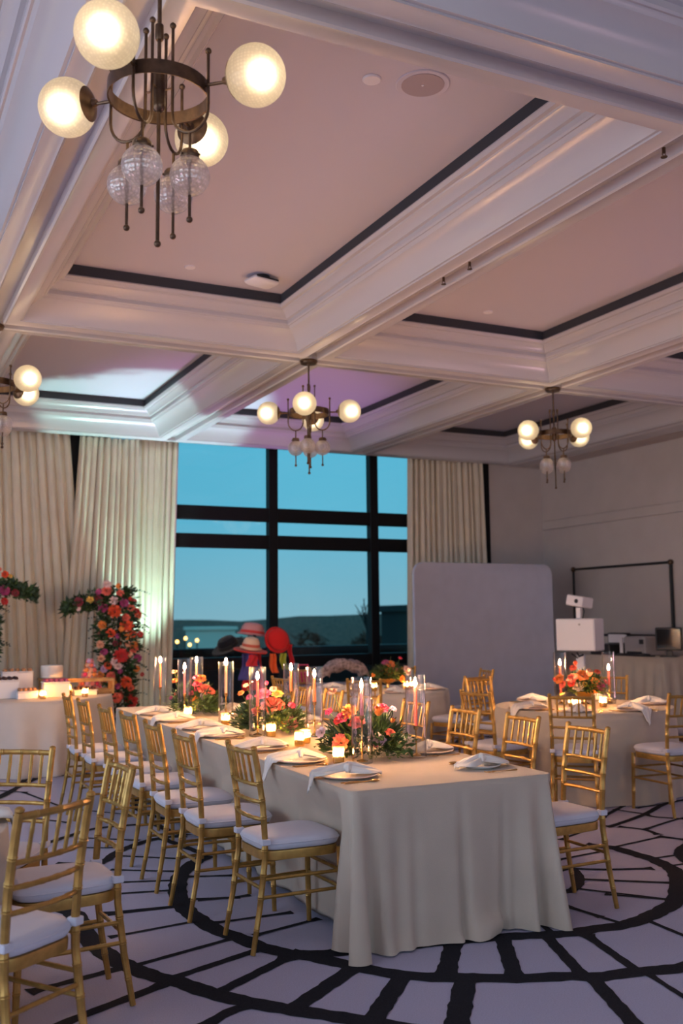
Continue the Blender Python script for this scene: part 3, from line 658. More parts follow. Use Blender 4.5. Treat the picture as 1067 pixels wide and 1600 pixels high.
# long table
LC = Vector((2.685, 6.70, 0)); LR = R(-1.2); HW, HL = .565, 2.53
lt = empty('long_table', LC, LR); tag(lt, 'long banquet table hidden under oatmeal cloth with black feet', 'table')
MB().rbox(-HW+.03, HW-.03, -HL+.03, HL-.03, TH-.05, TH-.006, .006).build('tabletop', M['black'], lt)
for sx_ in (-1,1):
    for yy in (-2.1,-.7,.7,2.1):
        l = MB().tube([(sx_*.40,yy,TH-.05),(sx_*.40,yy,.05)], .02); l.lathe([(.028,0.004),(.028,.05),(.02,.055)], 10, (sx_*.40,yy,0)); l.build('leg', M['black'], lt)
def seat_limit(x, y, sgn):
    # how far out the cloth may hang at this point of the long sides before it meets a chair front (None = free)
    wx = LC.x + x*cos(LR) - y*sin(LR); wy = LC.y + x*sin(LR) + y*cos(LR); best = None
    for (cx, cy, ca) in (lx if sgn < 0 else rx):
        front = cx+.463 if sgn < 0 else cx-.463
        room = (wx-front if sgn < 0 else front-wx) - .014; d = abs(wy-cy)
        if d < .34:
            k = 1-max(0, min(1, (d-.215)/.125)); k = k*k*(3-2*k)
            if best is None or k > best[1]: best = (room, k)
    return best
def long_cloth():
    rc = .045; pts = []   # outline with arc length, outward normal and corner nearness
    def seg(a, b_, n, nrm):
        for i in range(n): 
            t = i/n; pts.append((a[0]+(b_[0]-a[0])*t, a[1]+(b_[1]-a[1])*t, nrm[0], nrm[1]))
    def arc(cx, cy, a0):
        for i in range(14):
            a = a0 + (pi/2)*i/14; pts.append((cx+rc*cos(a), cy+rc*sin(a), cos(a), sin(a)))
    seg((-HW+rc,-HL),(HW-rc,-HL),70,(0,-1)); arc(HW-rc,-HL+rc,-pi/2)
    seg((HW,-HL+rc),(HW,HL-rc),160,(1,0)); arc(HW-rc,HL-rc,0)
    seg((HW-rc,HL),(-HW+rc,HL),50,(0,1)); arc(-HW+rc,HL-rc,pi/2)
    seg((-HW,HL-rc),(-HW,-HL+rc),160,(-1,0)); arc(-HW+rc,-HL+rc,pi)
    N = len(pts); rows = []
    for fr in (.0,.93,.985): rows.append([(p[0]*fr if fr < .9 else p[0]-p[2]*(1-fr)*.5, p[1]*fr if fr < .9 else p[1]-p[3]*(1-fr)*.5, TH) for p in pts])
    NT = 26
    for i in range(NT+1):
        t = i/NT; row = []
        for (x, y, nx, ny) in pts:
            z = (TH-.008*min(1,t*10))*(1-t) + .006*t
            dc = math.hypot(HW-abs(x), HL-abs(y)); cor = math.exp(-(dc/.20)**2)
            side = abs(nx) > .7; s_ = y if side else x
            off = .006*min(1, t*12); g = t**1.15
            an = math.atan2(ny, nx)
            # corner cascade: three deep folds fanning out of each corner
            q = (s_ - (math.copysign(HL, y) if side else math.copysign(HW, x)))
            ph = (q if side else -q)*math.copysign(1, x*y)*1.0
            off += cor*g*(.045 + .085*cos(ph*44 + 1.3))
            if side:
                press = (1-cor)*min(1, t/.25)
                off += -.055*press + (1-cor)*g*(.018*sin(s_*9.7+.6) + .010*sin(s_*23+1))
                off += -.05*(1-cor)*max(0,(t-.55)/.45)**1.5
            else:
                fold = .026*sin(x*8.0+2.2)+.014*sin(x*17.5+.4)
                for cx, wd, aa in ((.02,.022,.060),(.26,.020,.052),(-.24,.03,.036),(-.40,.02,.03)): fold += -aa*math.exp(-((x-cx)/wd)**2)
                off += (1-cor)*g*(fold+.005) + (1-cor)*max(0,(t-.86)/.14)**2*.022*(1+sin(x*13+.5))
                # a soft slumped puff near the hem
                off += (1-cor)*.05*math.exp(-((x-.18)/.10)**2)*math.exp(-((t-.93)/.06)**2)
            if abs(nx) > .3:
                lim = seat_limit(x, y, -1 if nx < 0 else 1)
                if lim:
                    cap = max(-.15, lim[0])/abs(nx); cap = cap*min(1, t/.24) if cap < 0 else cap
                    if off > cap: off = off + (cap-off)*lim[1]*min(1, t/.10)
            zz = z + ((1-cor)*.004 if t > .98 else 0)
            if side: zz = max(zz, .006 + (1-cor)*max(0, (t-.9)/.1)*.05)
            row.append((x+nx*off, y+ny*off, zz))
        rows.append(row)
    return MB().grid(rows, True)
lc = long_cloth().build('tablecloth', M['linen'], ang=180); lc.location = LC; lc.rotation_euler = (0,0,LR)
tag(lc, 'oatmeal linen cloth reaching the floor over the long banquet table', 'tablecloth')

# ------------------------------------------------------------------ place settings
def plate_mesh(rad=.150):
    return MB().lathe([(.02,.004),(rad*.62,.002),(rad*.66,.0005),(rad*.70,.003),(rad*.97,.014),(rad,.017),(rad*.985,.0195),(rad*.70,.009),(rad*.64,.007),(.01,.007)], 36)
PLATE = plate_mesh().mesh('plate'); PLATE_S = plate_mesh(.105).mesh('plate')
def napkin_wing(sgn, L, wid, seed, droop, edge):
    rg = random.Random(seed); rows = []; NU, NV = 20, 22; ph = rg.uniform(0,6); sk = rg.uniform(-.02,.02)
    for i in range(NU+1):
        u = i/NU; row = []
        wd = wid*(.22+.78*min(1,u*1.35)**.8)*(1-(.70 if droop else .30)*max(0,u-.55)/.45)
        for j in range(NV+1):
            v = j/NV*2-1
            x = sgn*L*u*(1-.22*v*v*u); y = wd*v + sk*u
            pl = .013*cos(v*10.5+ph)*(1-.45*u) + .005*cos(v*19+2*ph+3*u)
            z = .030 + .034*(1-v*v)*(1-u)**.8 + pl - .014*u*u
            over = sgn*x - edge
            if droop and over > 0:
                z -= over*.9 + .022*min(1, over*20); x -= sgn*over*.62
            else: z = max(z, .0245 if abs(x) < .158 else .008)
            row.append((x, y, z))
        rows.append(row)
    return MB().grid(rows)
def make_napkin(seed, L1, L2, droop, edge):
    e_ = empty('napkin')
    for sgn, L, d in ((-1, L1, droop), (1, L2, False)):
        w_ = napkin_wing(sgn, L, .088, seed+sgn, d, edge).build('wing', M['napkin'], e_, ang=180)
        w_.modifiers.new('thickness','SOLIDIFY').thickness = .002
    k = MB()
    k.ball((0,0,.052), .030, 12, 8, (1.0,1.05,.75)); k.tube([(-.012,-.034,.032),(-.006,-.022,.056),(.004,.012,.066),(.012,.036,.036)], [.010,.014,.015,.010], 10)
    k.build('knot', M['napkin'], e_)
    return e_
NAP = [make_napkin(1, .19, .18, False, .3), make_napkin(5, .18, .165, False, .3), make_napkin(9, .28, .15, True, .183), make_napkin(13, .245, .18, True, .183)]
def knife_mesh():
    m = MB(); m.rbox(-.0045,.0045,-.11,-.01,.001,.007,.0015); m.rbox(-.008,.006,-.012,.10,.002,.0045,.001); return m.mesh('knife')
def fork_mesh():
    m = MB(); m.tube([(0,-.10,.004),(0,-.03,.003),(0,.03,.006),(0,.05,.005)], [.0045,.0025,.0025,.005], 6)
    m.rbox(-.011,.011,.045,.062,.003,.006,.001)
    for k in range(4): m.tube([(-.009+.006*k,.06,.0045),(-.009+.006*k,.08,.004),(-.0085+.0057*k,.098,.007)], .0016, 5)
    return m.mesh('fork')
def spoon_mesh():
    m = MB(); m.tube([(0,-.10,.004),(0,-.03,.003),(0,.035,.006)], [.0045,.0025,.0025], 6); m.ball((0,.062,.007), .02, 12, 7, (.8,1.35,.3)); return m.mesh('spoon')
KN, FK, SP = knife_mesh(), fork_mesh(), spoon_mesh()
index_tree(None); nap_used = set(); PLATES = []
def setting(x, y, deg, where, grp, kind=0, white=False, z=TH, cut=True, nrot=None):
    """deg: direction from the seat to the table centre"""
    a = R(deg); m = Matrix.Translation((x,y,z)) @ Matrix.Rotation(a-pi/2, 4, 'Z')
    PLATES.append((x, y)); o = obj('dinner_plate', PLATE_S if white else PLATE, M['plate_white'] if white else M['plate']); o.matrix_world = m @ Matrix.Translation((0,0,.001))
    tag(o, ('small white plate ' if white else 'blush pink plate ')+where, 'plate', 'plates '+grp)
    nsrc = NAP[kind]; n_ = nsrc if kind not in nap_used else copy_tree(nsrc); nap_used.add(kind)
    n_.location = m @ Vector((.0,.0,-.001)); n_.rotation_euler = (0,0,(R(nrot) if nrot is not None else a))
    tag(n_, 'knotted white napkin '+where, 'napkin', 'napkins '+grp)
    if cut:
        for me, dx, nm, rz in ((KN,.166,'knife',0),(SP,.188,'spoon',0),(FK,-.168,'fork',0)):
            q = obj(nm, me, M['flat']); q.matrix_world = m @ Matrix.Translation((dx,-.01,.001)) @ Matrix.Rotation(rz,4,'Z')
            tag(q, 'gold %s %s' % (nm, where), nm, 'flatware '+grp)
PLATE_DY = {('l',3): .09, ('r',1): .10, ('r',4): .07}
def xe(y): return 2.066+.0209*(y-4.17)
for k in range(7):
    y = lx[k][1]-.04+PLATE_DY.get(('l',k), 0)
    setting(xe(y)+.165, y, 0, 'on the long table, dessert side, %s from the window' % ordinal(6-k), 'on the long table', (3,2,0,2,0,2,0)[k], nrot=(-10 if k == 0 else None))
for k in range(7):
    y = rx[k][1]+PLATE_DY.get(('r',k), 0); w_ = k == 0
    setting(xe(y)+1.13-.162 if not w_ else 2.99, y-.02 if not w_ else 4.50, 180, 'on the long table, backdrop side, %s from the window' % ordinal(6-k), 'on the long table', 1, w_)
for k, (x, y) in enumerate(((4.98,6.22),(4.62,6.93),(5.62,8.34),(5.78,5.86),(6.98,6.72),(6.85,7.95))):
    d = R(facing(x, y, RT) + (0,-5,0,5,0,0)[k]); px, py = RT[0]-.60*cos(d), RT[1]-.60*sin(d)
    setting(px, py, math.degrees(d), 'on the booth table, %s' % ['toward the long table end','by the long table chairs','toward the backdrop panel','toward the open carpet','toward the draped console','toward the photo booth'][k], 'on the round booth table', 0 if k % 2 == 0 else 2)
for k in range(6):
    d = R(20+60*k); setting(BT[0]-.55*cos(d), BT[1]-.55*sin(d), math.degrees(d), 'on the round table by the window', 'on the round window table', 1, cut=False)
for a, d_ in ((229,'toward the dessert table'),(181,'toward the long table'),(132,'toward the open carpet')):
    d = R(a); setting(LT[0]-.505*cos(d), LT[1]-.505*sin(d), a, 'on the small round table, '+d_, 'on the small round table', 2)

# ------------------------------------------------------------------ candles
def flame_mb(z, r=.0098, h=.048):
    return MB().lathe([(.001,z),(r*.7,z+h*.1),(r,z+h*.28),(r*.85,z+h*.5),(r*.45,z+h*.78),(.0008,z+h)], 10)
CH_H = .465
CHM = MB().lathe([(.052,.0),(.058,.004),(.058,CH_H-.002),(.0585,CH_H),(.055,CH_H),(.055,.008)], 32, cap=(True,False)).mesh('glass_chimney')
def stick_mesh(hs):
    return MB().lathe([(.030,.002),(.031,.006),(.018,.010),(.006,.016),(.0045,.04),(.0045,hs*.45),(.0075,hs*.47),(.0045,hs*.50),(.0045,hs-.03),(.007,hs-.026),(.013,hs-.02),(.014,hs-.002),(.010,hs)], 14).mesh('candlestick')
STK = {}; CHIMNEYS = []; VOTIVES = []
def taper(x, y, hs, hc, col, where, ch=True, z=TH, s=1.0):
    if hs not in STK: STK[hs] = stick_mesh(hs)
    g = 'tapers in glass chimneys'
    if ch:
        CHIMNEYS.append((x, y)); o = obj('glass_chimney', CHM, M['chimney']); o.location = (x,y,z+.001); o.scale = (s,s,s); tag(o, 'tall clear glass cylinder '+where, 'glass cylinder', 'glass cylinders')
    o = obj('candlestick', STK[hs], M['brass2']); o.location = (x,y,z+.010); tag(o, 'slim gold candlestick '+where, 'candlestick', 'slim gold candlesticks')
    t = empty('taper_candle', (x,y,z+.010+hs)); tag(t, '%s taper candle burning %s' % (col, where), 'candle', g)
    MB().lathe([(.0105,-.004),(.0108,.0),(.0092,hc-.006),(.006,hc),(.002,hc+.001)], 12).build('wax', WAX[col], t)
    MB().tube([(0,0,hc-.002),(.001,0,hc+.010)], .001, 5).build('wick', M['black'], t)
    flame_mb(hc+.006).build('flame', M['flame'], t)
tapers = [(2.52,4.95,.250,.140,'mauve','before the end flowers'),(2.89,5.00,.170,.215,'coral','backdrop side of the end flowers'),
 (2.81,6.22,.225,.160,'orange','behind the end flowers'),(2.885,6.80,.258,.145,'orange','behind the middle flowers'),(2.48,6.43,.195,.175,'coral','before the middle flowers'),
 (2.58,7.36,.222,.21,'blush','between middle and window flowers'),(2.73,8.57,.248,.155,'blush','behind the window flowers'),(2.49,8.14,.175,.195,'mauve','before the window flowers'),(2.42,8.63,.205,.205,'orange','at the window end')]
for x, y, hs, hc, col, wh in tapers: taper(x, y, hs, hc, col, 'on the long table '+wh)
taper(5.74, 7.32, .10, .24, 'coral', 'dessert side of the bowl on the booth table'); taper(6.16, 7.16, .16, .13, 'coral', 'console side of the bowl on the booth table')
VM = MB().lathe([(.028,0),(.031,.003),(.032,.03),(.032,.090),(.0325,.092),(.0305,.092),(.030,.03),(.028,.008)], 20, cap=(True,False)).mesh('votive_glass')
def votive(x, y, where, z=TH):
    VOTIVES.append((x, y))
    o = obj('votive_glass', VM, M['votive']); o.location = (x,y,z+.001); tag(o, 'small ribbed glass votive '+where, 'votive', 'glass votives')
    t = empty('tea_light', (x,y,z+.009)); tag(t, 'tea light burning inside the votive '+where, 'candle', 'tea lights')
    MB().lathe([(.024,0),(.025,.003),(.025,.034),(.002,.034)], 16).build('wax', M['wax_white'], t); flame_mb(.034, .010, .030).build('flame', M['flame2'], t)
for x, y, wh in ((2.41,5.02,'at the end flowers'),(2.52,5.81,'between end and middle flowers'),(2.61,5.92,'paired between end and middle flowers'),(2.55,6.36,'before the middle flowers'),(2.53,7.23,'behind the middle flowers'),(2.67,7.22,'paired behind the middle flowers'),(2.45,7.91,'before the window flowers'),(2.95,5.95,'backdrop side, between flowers'),(2.83,7.42,'backdrop side, behind the middle flowers')):
    votive(x, y, 'on the long table '+wh)
for x, y, wh in ((5.60,6.93,'toward the long table'),(5.66,7.06,'touching the coral candle side'),(5.88,6.92,'before the gold bowl')): votive(x, y, 'on the booth table '+wh)
for x, y, wh in ((5.53,9.75,'beside the gold bowl'),(5.62,9.80,'paired beside the gold bowl'),(5.12,9.75,'across from the gold bowl')): votive(x, y, 'on the window round table '+wh)
votive(1.76,10.66,'before the white box on the dessert table'); votive(2.20,10.72,'before the wooden tray on the dessert table')

# ------------------------------------------------------------------ flowers
def petals(layers, seed, cone=None):
    """unit bloom (radius about 1) opening towards +Z; layers: (count, base radius, length, elevation deg, width, curl)"""
    rg = random.Random(seed); m = MB()
    for li, (n_, rb, L, el, wd, curl) in enumerate(layers):
        for k in range(n_):
            a = 2*pi*(k+.5*(li % 2))/n_ + rg.uniform(-.12,.12); e1 = R(el+rg.uniform(-7,7)); l = L*rg.uniform(.88,1.1)
            rad = Vector((cos(a), sin(a), 0)); tan = Vector((-sin(a), cos(a), 0)); p = rad*rb + Vector((0,0,-.25+.10*li)); rows = []; e_ = e1
            for i in range(4):
                w_ = wd*(.45, .95, 1.0, .42)[i]; d = rad*cos(e_)+Vector((0,0,sin(e_))); nn = tan.cross(d).normalized()
                cup = .22*w_
                rows.append([p-tan*w_+nn*-cup, p, p+tan*w_+nn*-cup]); p = p + d*(l/3); e_ -= curl/3
            m.grid(rows)
    if cone: m.ball((0,0,cone[1]), cone[0], 8, 6)
    return m.mesh('bloom', True, 180)
BLOOM = [
 petals([(9,.15,.92,20,.34,.3),(8,.12,.78,42,.30,.2),(7,.08,.62,62,.24,-.1),(5,.05,.48,80,.17,-.3)], 1),                # garden rose
 petals([(14,.15,.95,8,.20,.2),(13,.13,.86,26,.18,.1),(11,.10,.72,44,.16,.0),(8,.07,.55,64,.13,-.2),(5,.03,.40,82,.10,-.3)], 2),  # dahlia
 petals([(6,.25,1.25,58,.42,-.75),(5,.15,1.1,72,.34,-.6)], 3),                                                          # tulip
 petals([(10,.1,.95,12,.26,.35),(8,.08,.7,25,.2,.2)], 4, (.26,.02)),                                                    # open daisy
]
def bloom(parent, loc, rad, key, nrm, kind):
    o = obj('bloom', BLOOM[kind], PM[key], parent); o.location = loc
    o.rotation_euler = Vector(nrm).to_track_quat('Z','Y').to_euler(); o.scale = (rad,)*3
    return o
AVOID = []
def leaf(m, p, d, L, wd, rg):
    d = Vector(d).normalized()
    for ax, ay, ar in AVOID:
        for t in (0, .5, 1):
            if math.hypot(p[0]+d.x*L*t-ax, p[1]+d.y*L*t-ay) < ar+.008: return
    s_ = d.cross(Vector((rg.uniform(-1,1), rg.uniform(-1,1), rg.uniform(.2,1)))).normalized(); nn = d.cross(s_)
    p = Vector(p); mid = p+d*L*.5
    m.add([p, mid-s_*wd+nn*wd*.3, p+d*L-nn*L*.12, mid+s_*wd+nn*wd*.3, mid], [(0,1,4),(1,2,4),(2,3,4),(3,0,4)])
def push(l, rad):
    # slide a point sideways until a bloom of this radius stands clear of the glass cylinders and votives
    for _ in range(4):
        for ax, ay, ar in AVOID:
            if ar > .1 or (ar < .05 and l.z > .11+rad): continue
            dv = Vector((l.x-ax, l.y-ay, 0)); need = ar+rad
            if dv.length < need: l = l + (dv.normalized() if dv.length > .001 else Vector((1,0,0)))*(need-dv.length)
    return l
def mound(m, c, rx_, ry_, rz_, n_, L, wd, rg, droop=0.0, zmin=None):
    for _ in range(n_):
        a = rg.uniform(0, 2*pi); cz = rg.uniform(-.15, 1); q = math.sqrt(max(0, 1-cz*cz)); k = rg.uniform(.45, 1.0)
        nr = Vector((q*cos(a), q*sin(a), cz)); p = Vector(c)+Vector((nr.x*rx_*k, nr.y*ry_*k, nr.z*rz_*k))
        d = nr + Vector((rg.uniform(-.6,.6), rg.uniform(-.6,.6), rg.uniform(-.5,.5)-droop))
        if zmin is not None and p.z+min(0, d.normalized().z)*L*1.3 < zmin: d.z = abs(d.z)*.3; p.z = max(p.z, zmin+.012)
        leaf(m, p, d, L*rg.uniform(.6,1.3), wd*rg.uniform(.7,1.3), rg)
def sprig(m, p, d, n_, step, L, wd, rg, sag=.15, zmin=None):
    p = Vector(p); d = Vector(d).normalized()
    for k in range(n_):
        d = (d+Vector((rg.uniform(-.15,.15), rg.uniform(-.15,.15), -sag*.5))).normalized(); p = p+d*step
        if zmin is not None and p.z < zmin+.01: p.z = zmin+.01; d.z = 0
        sd = d.cross(Vector((0,0,1))).normalized()
        for s_ in (-1, 1): leaf(m, p, d*.6+sd*s_+Vector((0,0,rg.uniform(.0,.4))), L*(1-.4*k/n_), wd, rg)
def arrangement(c, size, blooms, seed, label, group, vase=None, name='flower_arrangement'):
    rg = random.Random(seed); e_ = empty(name, c); tag(e_, label, 'flowers', group)
    rx_, ry_, rz_, z0 = size
    AVOID[:] = [(q[0]-c[0], q[1]-c[1], .060) for q in CHIMNEYS] + [(q[0]-c[0], q[1]-c[1], .034) for q in VOTIVES] + [(q[0]-c[0], q[1]-c[1], .158) for q in PLATES]
    m = MB(); mound(m, (0,0,z0), rx_, ry_, rz_, 1000, .062, .011, rg, .1, .006 if vase is None else None)
    m2 = MB(); mound(m2, (0,0,z0), rx_*.92, ry_*.92, rz_*1.05, 520, .085, .006, rg, .0, .006 if vase is None else None)
    for k in range(16):
        a = rg.uniform(0, 2*pi); sprig(m, (rx_*.7*cos(a), ry_*.7*sin(a), z0+rz_*.4), (cos(a), sin(a), rg.uniform(-.2,.5)), 6, .024, .034, .008, rg, .25, .004 if vase is None else None)
    m.build('foliage', M['leaf'], e_, smooth=False, kind='stuff'); m2.build('fern', M['leaf2'], e_, smooth=False, kind='stuff')
    st = MB()
    for k, (x, y, z, r_, key) in enumerate(blooms):
        l = Vector((x-c[0], y-c[1], max(z-c[2], r_*1.6+.004))); nn = Vector((l.x/rx_, l.y/ry_, (l.z-z0)/rz_+.25)).normalized()
        nn = (nn - Vector((fw.x, fw.y, 0))*.35).normalized()
        l = push(l+Vector((-fw.x,-fw.y,0))*.035, r_*1.5)
        bloom(e_, l, r_*1.32, key, nn, (2 if k % 5 == 4 else (1 if k % 3 == 1 else (3 if r_ < .02 else 0))))
        if l.length > .05: st.tube([push(Vector((l.x*q, l.y*q, max(.02,z0)+(l.z-max(.02,z0))*q**1.4)), .004) for q in (.3,.42,.54,.66,.78,.9)] + [l-nn*r_*.3], .0022, 5)
    # blooms on the far side of the mound
    keys = 'cghmpwgoc'
    for k in range(9):
        a = math.atan2(fw.y, fw.x) + rg.uniform(-1.3, 1.3); el = rg.uniform(.3, 1.2)
        l = Vector((rx_*.95*cos(a)*cos(el), ry_*.95*sin(a)*cos(el), z0+rz_*.95*sin(el))); rb = rg.uniform(.02,.04); l = push(l, rb); bloom(e_, l, rb, keys[k], (l.x, l.y, l.z-z0+.05), k % 4)
    AVOID[:] = []
    st.build('stems', M['stem'], e_, kind='stuff')
    if vase:
        MB().lathe(vase, 24).build('bowl', M['brass2'], e_)
GF = 'flower mounds along the long table'
arrangement((2.69,5.23,TH), (.23,.33,.175,.05), RUNNER_BLOOMS[0], 21, 'mound of orange tulips, coral and lilac blooms at the long table end', GF)
arrangement((2.65,6.67,TH), (.22,.33,.17,.05), RUNNER_BLOOMS[1], 22, 'mound of coral, blush and hot pink blooms in the middle of the long table', GF)
arrangement((2.60,8.26,TH), (.21,.31,.18,.05), RUNNER_BLOOMS[2], 23, 'mound of orange and pink blooms nearest the window on the long table', GF)
BOWL = [(.045,.002),(.05,.008),(.018,.02),(.014,.05),(.05,.062),(.085,.085),(.098,.115),(.092,.115),(.05,.085)]
arrangement((5.95,7.25,TH), (.16,.16,.11,.14), ROUND_BLOOMS, 24, 'gold footed bowl of orange and coral flowers on the round booth table', 'flowers in gold bowls', BOWL)
arrangement((5.45,10.05,TH), (.15,.15,.12,.14), FAR_BLOOMS, 25, 'gold footed bowl of orange and magenta flowers on the round window table', 'flowers in gold bowls', BOWL)

def pillar(cx, cy, mirror, blooms, seed, label, za=1.79):
    rg = random.Random(seed); e_ = empty('flower_pillar', (cx, cy, 0)); tag(e_, label, 'flower pillar', 'flower pillars behind the dessert table')
    s_ = -1 if mirror else 1
    MB().rbox(-.16,.16,-.14,.14,.002,.03,.005).tube([(0,0,.03),(0,0,1.78)], .018).tube([(0,0,1.75),(-.25*s_,0,za+.01),(-.60*s_,0,za-.07)], [.016,.014,.008]).build('frame', M['iron'], e_)
    m = MB(); m2 = MB()
    for k in range(3200):
        z = rg.uniform(.06, 1.95); wd = .225+.05*sin(z*5+1); a = rg.uniform(0, 2*pi); q = rg.uniform(.3,1)
        p = Vector((wd*q*cos(a)+.02*s_*sin(z*3), .17*q*sin(a), z)); leaf(m if k % 2 else m2, p, (cos(a)+rg.uniform(-.5,.5), sin(a)+rg.uniform(-.5,.5), rg.uniform(-.8,.6)), rg.uniform(.05,.10), rg.uniform(.012,.024), rg)
    for k in range(900):
        t = rg.uniform(0,1); wd = .15*(1-.45*t); a = rg.uniform(0,2*pi); q = rg.uniform(.2,1)
        p = Vector((-s_*(.1+.58*t), .15*q*cos(a), za+.02*sin(t*4)-.10*t+wd*q*sin(a))); leaf(m if k % 2 else m2, p, (-s_*rg.uniform(-.2,1), rg.uniform(-.6,.6), rg.uniform(-.8,.8)), rg.uniform(.05,.09), rg.uniform(.012,.022), rg)
    for k in range(26):
        z = rg.uniform(.3,1.95); sd = rg.choice((-1,1)); sprig(m, (sd*.16,rg.uniform(-.1,.1),z), (sd, rg.uniform(-.5,.3), rg.uniform(-.2,.5)), 6, .035, .055, .014, rg, .2)
    m.build('foliage', M['leaf2'], e_, smooth=False, kind='stuff'); m2.build('foliage', M['leaf'], e_, smooth=False, kind='stuff')
    for k, (x, z, r_, key) in enumerate(blooms):
        lx_ = x-cx; yy = -.19+.10*min(1, abs(lx_)/.22) if abs(lx_) < .3 else -.13
        bloom(e_, (lx_, yy, z), r_*1.12, key, (lx_*1.2, -1, rg.uniform(-.1,.35)), k % 2 if r_ > .035 else rg.choice((0,3)))
    for k in range(22):
        z = rg.uniform(.3,1.9); bloom(e_, (rg.uniform(-.2,.2), rg.uniform(.08,.16), z), rg.uniform(.03,.055), rg.choice('cgomrp'), (rg.uniform(-.4,.4), 1, .1), k % 2)
pillar(2.97, 12.50, False, PILLAR_BLOOMS, 31, 'flower pillar of vermilion, coral and magenta blooms with a leafy arm, beside the teal uplight')
pillar(1.28, 12.50, True, ARM_BLOOMS + [(2*2.1-x-.05, z, r_, k) for (x, z, r_, k) in PILLAR_BLOOMS if x > 2.7], 32, 'flower pillar whose leafy arm reaches in behind the dessert boxes', 1.96)

# ------------------------------------------------------------------ chandeliers
def make_chandelier():
    root = empty('chandelier'); br = M['brass']
    MB().lathe([(.002,0),(.082,0),(.086,-.006),(.086,-.018),(.080,-.022),(.078,-.034),(.016,-.036),(.012,-.05)], 28).build('canopy', br, root)
    MB().tube([(0,0,-.04),(0,0,-.30)], .0085).lathe([(.013,-.30),(.016,-.295),(.016,-.24),(.011,-.235)], 12).build('stem', br, root)
    st = MB().tube([(0,0,-.28),(0,0,-1.085)], .0075); st.lathe([(.012,-.43),(.024,-.435),(.024,-.56),(.020,-.575),(.010,-.585)], 16); st.ball((0,0,-1.095), .0135, 10, 7); st.build('centre_rod', br, root)
    MB().lathe([(.188,-.485),(.190,-.483),(.190,-.537),(.188,-.535),(.184,-.535),(.184,-.485),(.188,-.485)], 48, cap=(False,False)).build('ring', br, root)
    gl = MB().ball((0,0,0), .110, 36, 24).mesh('globe'); sg = MB().ball((0,0,0), .074, 28, 18).mesh('globe')
    bl = MB().ball((0,0,0), .042, 14, 10).mesh('bulb')
    for k in range(4):
        a = k*pi/2; rz = Matrix.Rotation(a, 4, 'Z'); d = Vector((cos(a), sin(a), 0))
        def P(r_, z): return d*r_ + Vector((0,0,z))
        MB().tube([P(.184,-.51), P(.285,-.51)], .0065).build('arm', br, root)
        g = obj('lamp_globe', gl, M['globe'], root); g.location = P(.388,-.505)
        bb = obj('bulb', bl, M['bulb'], g); bb.location = d*.02
        # socket dish that holds the globe
        mm = Matrix.Translation(P(.388,-.505)) @ rz @ Matrix.Rotation(-pi/2, 4, 'Y')
        prof = [(.1125*sin(R(t)), .1125*cos(R(t))) for t in range(36, -1, -6)]
        dish = MB(); dish.lathe([(max(r_,.001), z) for r_, z in prof], 24, (0,0,0), mm, (False, True)); dish.lathe([(.016,.106),(.018,.112),(.012,.128),(.004,.13)], 14, (0,0,0), mm); dish.build('socket_dish', br, root)
        # U-shaped rod
        pts = [P(.200,-.385+.0), P(.200,-.46), P(.200,-.60)] + [P(.128+.072*cos(t*pi/10), -.60-.072*sin(t*pi/10)*1.15) for t in range(1, 10)] + [P(.056,-.60), P(.056,-.42), P(.056,-.26)]
        u = MB().tube(pts, .0062, 8); u.ball(tuple(P(.200,-.378)), .0125, 10, 7); u.ball(tuple(P(.056,-.252)), .0125, 10, 7); u.tube([P(.056,-.50), P(.015,-.50)], .004, 6)
        u.build('bent_rod', br, root)
        dr = MB().tube([P(.128,-.68), P(.128,-1.012)], .006, 8); dr.ball(tuple(P(.128,-1.018)), .0125, 10, 7); dr.build('drop_rod', br, root)
        cp = MB().lathe([(.008,-.752),(.030,-.756),(.035,-.764),(.035,-.782),(.031,-.79)], 20, tuple(P(.128,0)))
        for q in range(3): cp.ball(tuple(P(.128,-.774)+Vector((.038*cos(q*2.1+a), .038*sin(q*2.1+a), 0))), .005, 6, 5)
        cp.build('globe_cap', br, root)
        s_ = obj('clear_globe', sg, M['small'], root); s_.location = P(.128,-.852)
    return root
ch0 = make_chandelier(); index_tree(None)
CHS = [(.95,3.48,48,'over the small round table'),(3.83,8.56,-30,'before the open window'),(6.74,8.56,8,'before the backdrop panel'),(.95,8.56,-52,'before the dessert table curtains'),
       (-1.95,3.48,10,'by the left wall window'),(-1.95,8.56,60,'by the left wall nearest the curtains'),
       (.95,-1.6,20,'in the rear row, left'),(3.83,-1.6,50,'in the rear row, middle'),(6.74,-1.6,0,'in the rear row by the right wall')]
for k, (x, y, a, d) in enumerate(CHS):
    o = ch0 if k == 0 else copy_tree(ch0)
    o.location = (x, y, 4.034 if False else 3.998); o.rotation_euler = (0,0,R(a))
    tag(o, 'antique brass chandelier with frosted globes '+d, 'chandelier', 'globe chandeliers')
    l = bpy.data.lights.new('chandelier_light', 'POINT'); l.energy = 4.5; l.color = (1,.72,.42); l.shadow_soft_size = .28
    lo = bpy.data.objects.new('chandelier_light', l); C.objects.link(lo); lo.location = (x, y, 3.49)

